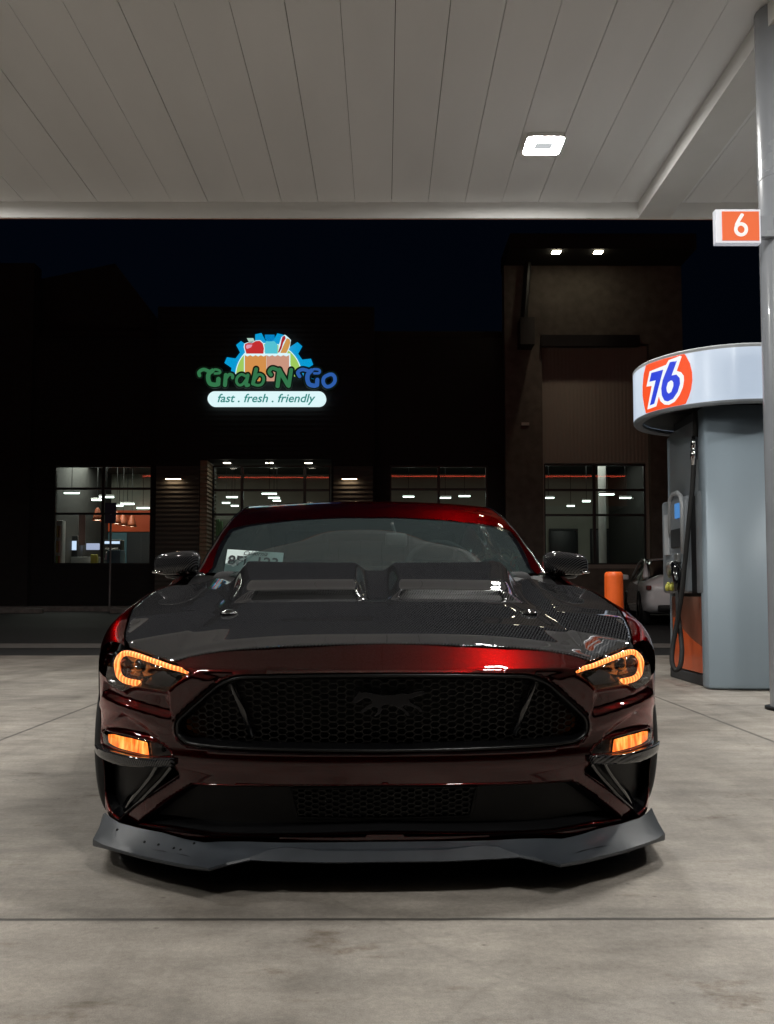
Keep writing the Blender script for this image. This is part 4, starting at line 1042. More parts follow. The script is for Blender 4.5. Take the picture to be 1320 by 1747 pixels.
# ---- lower mouth ---------------------------------------------------------
ml = resample(MOc, .008)
vs, fs = [], []; rim_rows(ml, [(.0032, -.004, .012), (.01, -.006, .03), (.02, -.006, .07)], vs, fs)
lg = mk('lower_grille', vs, fs, M['black'], car, True, recalc=False)
nose_patch('backing', [tuple(p) for p in offset_loop(resample(MOc, .02), .018)], [], .05, M['black'], lg, push=.07)
cen = roundpoly(mirror_close([ctr(1349)] + IV([(818, 1349), (806, 1400)]) + [ctr(1404)]), 0.004)
vs, fs = [], []; cl_ = resample(cen, .01); rim_rows(cl_, [(-.006, 0, .055), (0, .0, .05), (.003, 0, .05), (.004, 0, .065)], vs, fs); mk('frame', vs, fs, M['black'], lg, True, recalc=False)
hexnet(cen, .02, .0155, .003, .01, .055, 'mesh', M['net'], lg, .003)
# ---- corner vents, lamps ---------------------------------------------------
def drl_mat():
    m, n, b = node_mat('amber_light_guide')
    tc = N(n, 'ShaderNodeTexCoord'); wv = N(n, 'ShaderNodeTexWave'); wv.inputs['Scale'].default_value = 26; wv.inputs['Distortion'].default_value = 1.5
    n.links.new(tc.outputs['Object'], wv.inputs[0])
    r = N(n, 'ShaderNodeValToRGB'); r.color_ramp.elements[0].color = (1, .17, .018, 1); r.color_ramp.elements[1].color = (1, .37, .10, 1)
    n.links.new(wv.outputs[0], r.inputs[0]); n.links.new(r.outputs[0], b.inputs['Emission Color'])
    mr = N(n, 'ShaderNodeMapRange'); mr.inputs[3].default_value = 1.15; mr.inputs[4].default_value = 2.5; n.links.new(wv.outputs[0], mr.inputs[0]); n.links.new(mr.outputs[0], b.inputs['Emission Strength'])
    b.inputs['Base Color'].default_value = (.2, .05, .01, 1); return m
M['drl'] = drl_mat()
def turn_mat():
    m, n, b = node_mat('amber_turn_lens')
    tc = N(n, 'ShaderNodeTexCoord'); mp = N(n, 'ShaderNodeMapping'); mp.inputs['Scale'].default_value = (70, 40, 16)
    n.links.new(tc.outputs['Object'], mp.inputs[0]); nz_ = N(n, 'ShaderNodeTexNoise'); nz_.inputs['Scale'].default_value = 1.0; nz_.inputs['Detail'].default_value = 5
    n.links.new(mp.outputs[0], nz_.inputs[0]); r = N(n, 'ShaderNodeValToRGB'); r.color_ramp.elements[0].position = .36; r.color_ramp.elements[1].position = .66
    r.color_ramp.elements[0].color = (.75, .085, .012, 1); r.color_ramp.elements[1].color = (1, .5, .12, 1)
    e = r.color_ramp.elements.new(.5); e.color = (1, .25, .035, 1)
    n.links.new(nz_.outputs[0], r.inputs[0]); n.links.new(r.outputs[0], b.inputs['Emission Color']); b.inputs['Emission Strength'].default_value = 1.6
    b.inputs['Base Color'].default_value = (.3, .06, .01, 1); b.inputs['Roughness'].default_value = .15; return m
M['turn'] = turn_mat()
M['lamp_black'] = mat('lamp_housing', (.008, .008, .009), .14, coat=.5)
M['lamp_grey'] = mat('lamp_bezel_grey', (.06, .06, .065), .25, coat=.3)
M['proj'] = mat('projector_glass', (.006, .006, .008), .03, coat=1, metal=.2)
HLa = np.array(HL)
for sx in (1, -1):
    sd = (lambda poly: [tuple(p) for p in poly]) if sx == 1 else (lambda poly: flip([tuple(p) for p in poly]))
    nm = 'right' if sx == 1 else 'left'
    def hdep(V, poly=np.array(resample(HL, .01))):
        pts = np.stack((np.abs(V[:, 0]), V[:, 1]), -1); return -np.minimum(.045, segdist(pts, poly) * 1.6) - .004
    hl = nose_patch('headlight', sd(HL), [], .007, M['lamp_black'], car, depthfn=hdep, he=.007)
    drl = [z4(325, 343), z4(400, 316), z4(480, 288), z4(560, 258), z4(640, 228), z4(720, 196), z4(790, 172), z4(845, 168), z4(885, 195), z4(912, 245), z4(922, 305), z4(912, 352), z4(885, 388), z4(845, 408), z4(795, 420), z4(755, 428)]
    dd = IV(drl); dd = [(a * sx, b_) for a, b_ in dd]; p3 = S0(np.array(dd)[:, 0], np.array(dd)[:, 1]) + Snorm(np.array(dd)[:, 0], np.array(dd)[:, 1]) * np.array((-.013, -.013, 0))
    q_ = smooth3(p3, 4); m_q = len(q_); s = MB(); s.tube(q_, [.0066 + .0026 * min(1, i / (m_q * .6)) for i in range(m_q)], 10); s.build('light_guide', M['drl'], hl, True)
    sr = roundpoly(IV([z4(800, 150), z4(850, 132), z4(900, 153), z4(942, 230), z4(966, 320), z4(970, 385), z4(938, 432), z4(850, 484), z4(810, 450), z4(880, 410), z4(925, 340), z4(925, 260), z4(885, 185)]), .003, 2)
    nose_patch('side_reflector_glow', sd(sr), [], .008, mat('amber_reflector_glow', (.25, .05, .01), .2, coat=1, emis=(1, .14, .02), es=.16, noise=(90, .4)) if sx == 1 else bpy.data.materials['amber_reflector_glow'], hl, off=-.026, he=.006)  # light guide's glow on the reflector, painted in as weak emission
    inner = [z4(600, 262), z4(700, 228), z4(780, 205), z4(850, 210), z4(885, 250), z4(890, 320), z4(860, 370), z4(780, 392), z4(720, 400), z4(700, 330)]
    q = on_nose([(a * sx, b_) for a, b_ in IV(inner)], -.022)
    for (u, v, rr) in ((815, 300, .026), (700, 300, .021)):
        c_ = on_nose([(inv(*z4(u, v))[0] * sx, inv(*z4(u, v))[1])], -.052)[0]
        bm = bmesh.new(); bmesh.ops.create_uvsphere(bm, u_segments=24, v_segments=16, radius=rr)
        s = MB(); s.add([tuple(Vector(v_.co) + Vector(c_)) for v_ in bm.verts], [[v_.index for v_ in f.verts] for f in bm.faces]); bm.free()
        s.build('projector', M['proj'], hl, True)
    nose_patch('reflector_panel', sd(roundpoly(IV([z4(455, 400), z4(560, 325), z4(640, 345), z4(715, 440), z4(640, 452), z4(520, 470)]), .004, 3)), [], .01, M['lamp_grey'], hl, off=-.018)
    nose_patch('lens_cover', sd(HL), [], .01, M['glass_lens'], hl, off=.0005, he=.007)
    # turn signal
    vs, fs = [], []; L = resample(FG, .006) * np.array((sx, 1)); rim_rows(L, [(.0028, -.004, .004), (.0045, -.006, .008), (.0055, -.01, .02)], vs, fs)
    ts = mk('turn_signal', vs, fs, M['lamp_black'], car, True, recalc=False)
    om = IV([z4(645, 1046), z4(668, 935), z4(800, 898), z4(930, 862), z4(968, 862), z4(958, 930), z4(900, 972), z4(780, 1012)])
    nose_patch('amber_lens', sd(roundpoly(om, .004, 3)), [], .006, M['turn'], ts, off=-.007)
    cm = IV([z4(455, 1050), z4(484, 1006), z4(565, 945), z4(655, 930), z4(632, 1050)])
    nose_patch('clear_lens', sd(roundpoly(cm, .003, 3)), [], .006, mat('smoked_clear_lens', (.09, .08, .08), .12, coat=1) if sx == 1 else bpy.data.materials['smoked_clear_lens'], ts, off=-.009)
    c_ = on_nose([(inv(*z4(530, 990))[0] * sx, inv(*z4(530, 990))[1])], -.008)[0]; nrm = Snorm(np.array(inv(*z4(530, 990))[0] * sx), np.array(inv(*z4(530, 990))[1]))
    s = MB(); s.tube([Vector(c_), Vector(c_) + Vector(nrm) * .003], .0105, 8); s.build('socket', M['lamp_black'], ts)
    nose_patch('outer_lens', sd(FG), [], .01, M['glass_lens'], ts, off=-.002, he=.006)
    # vent duct
    vs, fs = [], []; L = resample(VE, .006) * np.array((sx, 1)); rim_rows(L, [(.003, -.004, .006), (.006, -.006, .03), (.014, -.008, .09)], vs, fs)
    vt = mk('corner_vent', vs, fs, M['gloss_black'], car, True, recalc=False)
    nose_patch('backing', [tuple(p) for p in offset_loop(L, .01)], [], .04, M['black'], vt, push=.09)
    for k_, (us, dd_) in enumerate((([z4(590, 1160), z4(640, 1250), z4(720, 1360), z4(790, 1450), z4(850, 1560)], .035), ([z4(470, 1170), z4(540, 1260), z4(640, 1370), z4(740, 1480), z4(830, 1570)], .02))):
        q0 = on_nose([(a * sx, b_) for a, b_ in IV(us)], 0, dd_); a3 = smooth3(q0, 4)
        s = MB(); n_ = len(a3)
        s.add([tuple(v_) for v_ in a3] + [(v_.x + sx * .022, v_.y + .05, v_.z + .008) for v_ in a3] + [(v_.x + sx * .020, v_.y + .05, v_.z + .001) for v_ in a3] + [(v_.x - sx * .0, v_.y + .004, v_.z - .005) for v_ in a3],
              [(j * n_ + i, j * n_ + i + 1, ((j + 1) % 4) * n_ + i + 1, ((j + 1) % 4) * n_ + i) for j in range(4) for i in range(n_ - 1)])
        s.build('vane', M['gloss_black'], vt, True)
    # carbon trim under the turn signal
    tp = IV([z4(428, 1066), z4(560, 1064), z4(700, 1052), z4(880, 1002), z4(990, 940), z4(1008, 950)]); bp_ = IV([z4(1006, 1010), z4(940, 1060), z4(820, 1112), z4(640, 1132), z4(430, 1136)])
    vs, fs = [], []; poly = roundpoly(tp + bp_, .004, 3); L = resample(poly, .006) * np.array((sx, 1))
    V, T, _l = cdt(sd(poly), [], .008, .006); 
    n_pre = len(V); vs = [tuple(p) for p in on_nose(V, .02)]; fs = [tuple(t) for t in T]
    rim_rows(_l[0], [(0, .02, 0), (-.001, .016, 0), (-.001, .002, 0), (0, -.003, .002)], vs, fs)
    mk('bumper_trim', vs, fs, M['carbon'], car, True, doubles=2e-5)
# ---- splitter ---------------------------------------------------------------
spl = [((657, 1436, .035), (657, 1452, 0.0), (657, 1470, -.03)), ((760, 1435, .037), (760, 1450, .0), (760, 1469, -.028)), ((820, 1434, .04), (820, 1442, .015), (820, 1466, -.022)),
       ((850, 1433, .045), (850, 1445, .012), (850, 1464.5, -.018)), ((885, 1431, .055), (885, 1458, .006), (885, 1462, .0)), ((925, 1430, .075), (925, 1466, -.028), (925, 1470, -.03)),
       ((958, 1431, .080), (956, 1474, -.058), (956, 1478, -.058)), ((990, 1424, .13), (990, 1468, -.008), (990, 1473, -.008)), ((1024, 1413, .17), (1024, 1460, .045), (1024, 1465, .045)),
       ((1060, 1405, .21), (1062, 1451, .085), (1062, 1455, .085)), ((1090, 1396, .255), (1096, 1440, .15), (1096, 1444, .15)), ((1104, 1386, .3), (1120, 1431, .2), (1120, 1436, .2)),
       ((1111, 1378, .33), (1134, 1422, .26), (1134, 1432, .26)), ((1113, 1380, .40), (1124, 1421, .36), (1124, 1428, .36)), ((1109, 1378, .5), (1112, 1412, .48), (1112, 1417, .48))]
vs, fs = [], []; rows = []
for T_, M_, F_ in spl:
    t, m_, f = (Q(*T_), Q(*M_), Q(*F_))
    rows.append([t, t * .45 + m_ * .55 + np.array((0, -.0, -.004)), m_, f, f + np.array((0, .01, -.006)), f + np.array((-.02 if T_[0] > 1000 else 0, .12, .0))])
x0_ = rows[0][0][0]
for r_ in rows: 
    for p in r_: p[0] -= x0_ * max(0, 1 - (r_[0][0]) / .3) if r_ is not rows[0] else p[0]
full = [[p * np.array((-1, 1, 1)) for p in r_] for r_ in rows[:0:-1]] + rows
m_ = len(rows[0])
for r_ in full: vs += [tuple(p) for p in r_]
for i in range(len(full) - 1):
    for k in range(m_ - 1): fs.append((i * m_ + k, i * m_ + k + 1, (i + 1) * m_ + k + 1, (i + 1) * m_ + k))
splt = mk('splitter', vs, fs, M['satin_grey'], car, True, recalc=True, angle=17)
under = [(r_[4][0] - .02, max(r_[4][1] + .015, 0)) for r_ in rows[1:]]; under = [(a, min(b_, .5)) for a, b_ in under if a > .05]
ul = [(0, .02)] + under + [(.86, .52), (.60, .54), (.60, 1.25), (.80, 1.27), (.80, 3.2), (.6, 3.25), (.6, 4.6), (0, 4.62)]
V, T, L = cdt(mirror_close(ul), [], .12, .06)
mk('undertray', [(x, d, .098) for x, d in V], T, M['black'], car)
for (u, v) in ((200, 1413), (245, 1434), (266, 1443), (297, 1447), (313, 1451), (334, 1433)):
    # photo left = mirror of the right; bolts sit on the face of the left winglet
    i_ = None; best = 1e9
    for a in range(len(full) - 1):
        for b_ in range(0, 2):
            for t1 in (.2, .5, .8):
                for t2 in (.2, .5, .8):
                    p = (full[a][b_] * (1 - t1) + full[a + 1][b_] * t1) * (1 - t2) + (full[a][b_ + 1] * (1 - t1) + full[a + 1][b_ + 1] * t1) * t2
                    qx, qy = topx(p); e = (qx - u) ** 2 + (qy - v) ** 2
                    if e < best: best, i_ = e, p
    bm = bmesh.new(); bmesh.ops.create_uvsphere(bm, u_segments=10, v_segments=6, radius=.0042)
    s = MB(); s.add([tuple(Vector(w_.co) + Vector(i_)) for w_ in bm.verts], [[w_.index for w_ in f.verts] for f in bm.faces]); bm.free()
    s.build('bolt', M['black'], splt, True)
# ---- hood ------------------------------------------------------------------
zc_ = tab([(0, .642), (.12, .684), (.2, .708), (.35, .739), (.6, .778), (.72, .796), (.9, .816), (1.2, .856), (1.35, .878), (1.5, .88)])
Cc_ = tab([(0, .25), (.17, .254), (.35, .137), (.6, .06), (.9, .04), (1.2, .026), (1.5, .02)])
def Hd(x, d):
    x = np.asarray(x, float); d = np.asarray(d, float); a = np.abs(x)
    z = zc_(d) - Cc_(d) * a ** 3
    pre = .014 * sst(d, .42, .70)
    step = .027 * sst(d, .735, .768)
    rise = .022 * sst(d, .755, .91) + .034 * np.clip((d - .77) / .5, 0, 1.1)
    xo = .468 + .09 * np.clip((d - .74) / .5, -.6, 1)
    outer = 1 - sst(a, xo - .025, xo + .085 - .02 * sst(d, .8, 1.1))
    cen_ = sst(a, .03, .092)
    z = z + pre * (1 - sst(a, xo - .01, xo + .07)) * (.35 + .65 * cen_) + (step + rise) * outer * (cen_ + (1 - cen_) * .72 * np.clip((d - .76) / .5, 0, 1))
    z = z + .024 * np.exp(-((a - (.66 + .05 * (d - 1))) / .06) ** 2) * sst(d, .62, 1.05)
    z = z - .008 * np.exp(-((a - .575) / .035) ** 2) * sst(d, .3, .6)
    z = z + .004 * sst(a, .60, .625) * sst(d, .15, .3) * (1 - sst(d, .8, 1.0))
    return z
def hit(fn, px, py, d0=0.02, d1=2.9, n=1200, back=False):
    r = lray(px, py); dd = np.linspace(d0, d1, n); t = (dd - CO[1]) / r[1]; x = CO[0] + r[0] * t; z = CO[2] + r[2] * t
    f = z - fn(x, dd); k = np.where((f[:-1] >= 0) & (f[1:] < 0))[0]
    if len(k) == 0: k = [int(np.argmin(np.abs(f)))]
    i = k[0]; tt = f[i] / (f[i] - f[i + 1] + 1e-12) if i < n - 1 else 0; tt = min(max(tt, 0), 1)
    d = dd[i] + (dd[min(i + 1, n - 1)] - dd[i]) * tt
    return (CO[0] + r[0] * (d - CO[1]) / r[1], d)
hf = [hit(Hd, *p, d1=.7) for p in ((780, 1100), (860, 1103.5), (928, 1109), (981, 1118.5), (1006, 1126), (1020, 1121), (1045, 1111.5), (1060, 1105.5), (1071, 1101))]
cdp = hit(Hd, 657, 1097.5)[1]
hood_side = [(.820, .40), (.84, .48), (.857, .6), (.885, .75), (.902, .9), (.91, 1.05), (.908, 1.2), (.872, 1.34), (.862, 1.5), (.85, 1.64)]
hood_rear = [(.78, 1.60), (.66, 1.44), (.60, 1.37), (.55, 1.31), (.40, 1.27), (.2, 1.255), (.0, 1.25)]
hr = [(0, cdp)] + hf + hood_side + hood_rear
HOOD = mirror_close(hr)
vent = roundpoly([(.083, .728), (.45, .728), (.462, .742), (.452, .774), (.088, .774), (.074, .75)], .006, 3)
V, T, L = cdt(HOOD, [vent, flip(vent)], .0105, .008)
Z = Hd(V[:, 0], V[:, 1]); vs = [(x, d, z) for (x, d), z in zip(V, Z)]; fs = [tuple(t) for t in T]
def drop_edge(L, rows_, vs, fs, inner=False):
    n = len(L); n0 = len(vs)
    for ins, dz in rows_:
        q = offset_loop(L, ins); z = Hd(L[:, 0], L[:, 1]) + dz
        vs += [(a, b_, c_) for (a, b_), c_ in zip(q, z)]
    for k in range(len(rows_) - 1):
        for i in range(n): fs.append((n0 + k * n + i, n0 + k * n + (i + 1) % n, n0 + (k + 1) * n + (i + 1) % n, n0 + (k + 1) * n + i))
drop_edge(L[0], [(0, 0), (-.001, -.001), (-.001, -.003), (.004, -.006)], vs, fs)
for q in L[1:]: drop_edge(q, [(0, 0), (.001, -.001), (.002, -.004), (.002, -.02)], vs, fs)
hood = mk('hood', vs, fs, M['hood_carbon'], car, True, doubles=2e-5, recalc=True)
for sx in (1, -1):
    # vent insert: slanted screen with crossing wires
    a0_, b0_ = np.array((.078, .732)), np.array((.455, .732))
    def vp(u, w_, e=0):
        x = .078 + (.455 - .078) * u; z0 = float(Hd(x, .727)) - .004; z1 = float(Hd(x, .776)) - .002
        return (sx * x, .736 + .036 * w_ + e, z0 + (z1 - z0) * w_ )
    s = MB(); s.add([vp(u, w_, .016) for u, w_ in ((0, 0), (1, 0), (1, 1), (0, 1))], [(0, 1, 2, 3)])
    hv = s.build('hood_vent', M['black'], hood)
    s = MB(); nn = 42
    for k_ in range(-4, nn + 4):
        for dr in (1, -1):
            u0, u1 = k_ / nn, (k_ + dr * 3.2) / nn; w0, w1 = 0., 1.
            if u0 < 0 or u0 > 1: continue
            if u1 < 0: w1 = u0 / (u0 - u1); u1 = 0
            if u1 > 1: w1 = (1 - u0) / (u1 - u0); u1 = 1
            if w1 < .05: continue
            s.tube([vp(u0, w0), vp(u1, w1)], .0011, 5, False)
    s.build('mesh', M['net'], hv)
    px_, pd = (.512 * sx, .55)
    s = MB(); s.lathe([(0, .011), (.014, .0115), (.016, .008), (.026, .006), (.031, .001), (.031, -.006)], n=28)
    pn = s.build('hood_pin', M['gloss_black'], hood, True); pn.location = (px_, pd, float(Hd(px_, pd)) + .003)
    pn.rotation_euler = (R(5), R(2) * sx, 0)
# ---- fenders and body side -----------------------------------------------------
xe_ = tab([(.25, .765), (.305, .784), (.35, .809), (.48, .844), (.6, .861), (.75, .889), (.9, .906), (1.05, .914), (1.2, .912), (1.34, .875), (1.5, .862), (1.8, .85), (3.4, .845), (4.0, .82), (4.5, .76), (4.78, .68)])
zb2 = tab([(1.3, .87), (1.5, .898), (1.8, .93), (2.6, .955), (3.4, .985), (4.0, 1.01), (4.5, 1.01), (4.78, .99)])
def zedge(d): return np.where(d < 1.34, Hd(xe_(d), np.minimum(d, 1.34)), np.interp(np.clip((d - 1.34) / .25, 0, 1), [0, 1], [0, 1]) * (zb2(d) - float(Hd(.87, 1.34))) + float(Hd(.87, 1.34)))
def Xs(d, z):
    nn_ = nose(np.minimum(z, .61)); q_ = np.clip((LN + nn_ - d) / LN, 0, 1)
    x = Wz(z) * (1 - q_ ** 2) ** (1 / 2.6)
    x = x + (.016 * np.exp(-((d - .9) / .33) ** 2) + .026 * np.exp(-((d - 3.62) / .4) ** 2)) * np.exp(-((z - .58) / .22) ** 2)
    x = x - .012 * np.exp(-((d - 2.2) / .7) ** 2) * np.exp(-((z - .5) / .15) ** 2)
    t = np.clip((d - 4.2) / .58, 0, 1); return x * (1 - .22 * t ** 2.2)
def side(d, u):
    d = np.asarray(d, float); u = np.asarray(u, float)
    ze = zedge(d); z1 = ze - .11; x2 = Xs(d, z1); xe = xe_(d) + .004
    t = np.clip(u / .5, 0, 1); P1x = x2 + .0; P1z = ze + .004
    xa_ = (1 - t) ** 2 * xe + 2 * t * (1 - t) * P1x + t * t * x2; za_ = (1 - t) ** 2 * ze + 2 * t * (1 - t) * P1z + t * t * z1
    z2 = z1 + (.16 - z1) * np.clip((u - .5) / .5, 0, 1); x3 = Xs(d, z2)
    return np.stack((np.where(u < .5, xa_, x3), d, np.where(u < .5, za_, z2)), -1)
def uof(d, z): z1 = float(zedge(np.array(d))) - .11; return .5 + .5 * (z1 - z) / (z1 - .16)
arch = lambda dc, r: [(dc + r * math.cos(a), uof(dc + r * math.cos(a), .335 + r * math.sin(a))) for a in np.linspace(math.pi + .5, -.5, 44)]
AR = .362
outer = [(.335, 0.02), (.40, 0), (4.76, 0), (4.76, 1)] + [p for p in arch(3.62, AR)][::-1] + [p for p in arch(.885, AR)][::-1] + [(.5, .99), (.5, .55), (.475, .45), (.445, .3), (.40, .14)]
outer = [(a, min(max(b_, 0), 1)) for a, b_ in outer]
V, T, L = cdt(outer, [], .03, .022)
for sx, nm in ((1, 0), (-1, 0)):
    P3 = side(V[:, 0], V[:, 1]) * np.array((sx, 1, 1)); vs = [tuple(p) for p in P3]; fs = [tuple(t) if sx > 0 else tuple(t[::-1]) for t in T]
    q = resample(arch(.885, AR), .02, False); 
    for dc in (.885, 3.62):
        q = np.array(resample(arch(dc, AR), .02, False)); q[:, 1] = np.clip(q[:, 1], 0, 1); e = side(q[:, 0], q[:, 1]) * np.array((sx, 1, 1)); n0 = len(vs); n_ = len(e)
        vs += [tuple(p) for p in e] + [(p[0] - sx * .03, p[1], p[2]) for p in e]
        fs += [(n0 + i, n0 + i + 1, n0 + n_ + i + 1, n0 + n_ + i) for i in range(n_ - 1)]
    mk('body_side', vs, fs, M['paint'], car, True, doubles=2e-5)
# ---- greenhouse ------------------------------------------------------------------
g_ = tab([(1.0, .78), (1.2, .86), (1.38, .93), (1.7, 1.055), (2.0, 1.165), (2.2, 1.233), (2.4, 1.298), (2.6, 1.348), (2.8, 1.378), (3.1, 1.383), (3.5, 1.335), (4.0, 1.18), (4.3, 1.07), (4.5, 1.03), (5, 1.0)])
def Gf(x, d):
    k = 1 - 1.0 * sst(np.asarray(d, float), 2.7, 3.6)
    return g_(d - .26 * k * (np.asarray(x, float) / .72) ** 2) - .012 * (np.abs(x) / .7) ** 4
_rp = sorted([hit(Gf, *p, d0=1.2, d1=3.2)[::-1] for p in ((921, 967), (908, 946), (894, 928), (880, 908), (857, 883), (838, 869))])
_rp = [(1.4, _rp[0][1] + .03)] + _rp + [(3.3, .685), (3.8, .67), (4.3, .69)]
rail = tab(_rp)
w1 = [hit(Gf, *p, d0=1.2, d1=2.8) for p in ((899, 968), (893, 955), (880, 930), (864, 908), (843, 901), (790, 893), (720, 887))]; w1c = (0, hit(Gf, 642, 885, 1.2, 2.8)[1])
w2 = [hit(Gf, *p, d0=1.2, d1=2.8) for p in ((905, 968), (899, 952), (886, 926), (869, 904), (847, 898), (792, 890.8), (720, 885))]; w2c = (0, hit(Gf, 642, 883, 1.2, 2.8)[1])
base_r = [(0, 1.32), (.35, 1.36), (.6, 1.5), (.74, 1.66)]
glass_o = mirror_close([w1c] + w1[::-1] + [(w1[0][0] + .01, w1[0][1] - .06)] + base_r[::-1][1:])
def gpatch(name, outer, holes, h, m, parent, off=0, he=None):
    V, T, L = cdt(outer, holes, h, he); Z = Gf(V[:, 0], V[:, 1]) + off
    return mk(name, [(x, d, z) for (x, d), z in zip(V, Z)], T, m, parent, True, recalc=True)
ws = gpatch('windshield', glass_o, [], .04, M['glass_ws'], car)
sea = [w2c] + w2[::-1] + [(w2[0][0] + .01, w2[0][1] - .07)] + [(w1[0][0] + .008, w1[0][1] - .06)] + w1 + [w1c]
sea = [tuple(p) for p in sea]; lft = [(-a, b_) for a, b_ in sea]
for pl_ in (sea, lft): gpatch('windshield_seal', pl_, [], .03, M['gloss_black'], ws, -.002, .02)

rl = [(float(rail(d)), d) for d in np.linspace(1.66, 4.3, 60)]
roof_r = [w2c] + w2[::-1] + [(w2[0][0] + .010, w2[0][1] - .05)] + rl
roof_o = roof_r + [(-a, b_) for a, b_ in roof_r[::-1] if a > 1e-6]
rwin = roundpoly([(-.56, 4.16), (-.5, 3.42), (.5, 3.42), (.56, 4.16)], .05, 4)
roof = gpatch('roof', roof_o, [rwin], .04, M['paint'], car, 0, .025)
gpatch('rear_window', rwin, [], .06, M['glass_dark'], roof, -.003)
for sx in (1, -1):
    # painted gutter along the roof rail, side glass below it
    s = MB(); s.tube([(sx * float(rail(d)), d, float(Gf(rail(d), d)) - .006) for d in np.linspace(1.6, 4.3, 50)], .0105, 8); s.build('roof_gutter', M['gloss_black'], roof, True)
    vs, fs = [], []; ds = np.linspace(1.62, 4.2, 40)
    for d in ds:
        a = np.array((float(rail(d)), d, float(Gf(rail(d), d)) - .008)); b_ = np.array((float(xe_(d)) - .01, d, float(zedge(np.array(d))) - .005))
        for t in np.linspace(0, 1, 6): p = a + (b_ - a) * t; p[0] += .022 * math.sin(math.pi * t) * sst(d, 1.7, 2.2); vs.append((sx * p[0], p[1], p[2]))
    for i in range(len(ds) - 1):
        for k in range(5): fs.append((i * 6 + k, i * 6 + k + 1, (i + 1) * 6 + k + 1, (i + 1) * 6 + k))
    mk('side_window', vs, fs, M['glass_dark'], car, True)
# trunk and tail
vs, fs = [], []
for i, d in enumerate(np.linspace(4.05, 4.76, 12)):
    xe = float(xe_(d)); ze = float(zedge(np.array(d)))
    for k in range(13): u = -1 + k / 6; vs.append((u * xe, d, ze + .02 * (1 - u * u) + .03 * float(sst(d, 4.55, 4.74)) * (1 - u ** 6)))
for i in range(11):
    for k in range(12): fs.append((i * 13 + k, i * 13 + k + 1, (i + 1) * 13 + k + 1, (i + 1) * 13 + k))
mk('trunk_lid', vs, fs, M['paint'], car, True, recalc=True)
q = side(np.full(30, 4.76), np.linspace(0, 1, 30)); ring = [tuple(p) for p in q] + [(-p[0], p[1], p[2]) for p in q[::-1]]
s = MB(); s.add(ring, [tuple(range(len(ring)))]); s.build('rear_bumper', M['paint'], car)
for sx in (1, -1):
    for k in range(3):
        s = MB(); s.rbox(min(sx * (.42 + k * .09), sx * (.47 + k * .09)), max(sx * (.42 + k * .09), sx * (.47 + k * .09)), 4.755, 4.775, .78, .93, .008); s.build('tail_light', bpy.data.materials['tail_lens'] if 'tail_lens' in bpy.data.materials else mat('tail_lens', (.2, .004, .004), .1, coat=1), car, True, 40)
# cowl and inner black structure
s = MB()
s.add([(-.84, 1.26, .80), (.84, 1.26, .80), (.83, 1.70, .915), (.55, 1.5, .90), (0, 1.4, .90), (-.55, 1.5, .90), (-.83, 1.70, .915)], [(0, 1, 2, 3, 4, 5, 6)])
s.build('cowl', M['black'], car)
s = MB(); s.box(-.52, .52, .22, .40, .10, .50); s.box(-.62, .62, .40, .52, .12, .52); s.box(-.62, .62, .52, 1.25, .14, .68); s.box(-.84, .84, 1.25, 3.2, .12, .82); s.box(-.62, .62, 3.2, 4.1, .15, .85); s.box(-.66, .66, 4.1, 4.72, .16, .9); s.build('chassis', M['black'], car)
# wheels
for sx in (1, -1):
    for dc in (.885, 3.62):
        wh = empty('wheel', (sx * .83, dc, .335), 0 if sx > 0 else math.pi, car)
        s = MB(); s.lathe([(.235, -.12), (.31, -.125), (.335, -.105), (.34, -.05), (.34, .08), (.335, .115), (.315, .132), (.27, .134), (.235, .125)], axis='x', n=56); s.build('tyre', M['rubber'], wh, True, 60)
        s = MB(); s.lathe([(.235, .122), (.225, .125), (.21, .09), (.205, -.1), (.235, -.118)], axis='x', n=48)
        for k in range(10):
            a = k * math.pi / 5; c_, s__ = math.cos(a), math.sin(a)
            s.tube([(.075, .04 * c_, .04 * s__), (.095, .12 * c_, .12 * s__), (.112, .215 * c_, .215 * s__)], [.02, .012, .014], 6)
        s.lathe([(0, .09), (.045, .085), (.05, .05)], axis='x', n=20); s.build('rim', M['rim'], wh, True, 40)
        s = MB(); s.lathe([(.0, .03), (.17, .03), (.17, .0), (.0, .0)], axis='x', n=32); s.build('brake_disc', M['dark_metal'], wh)
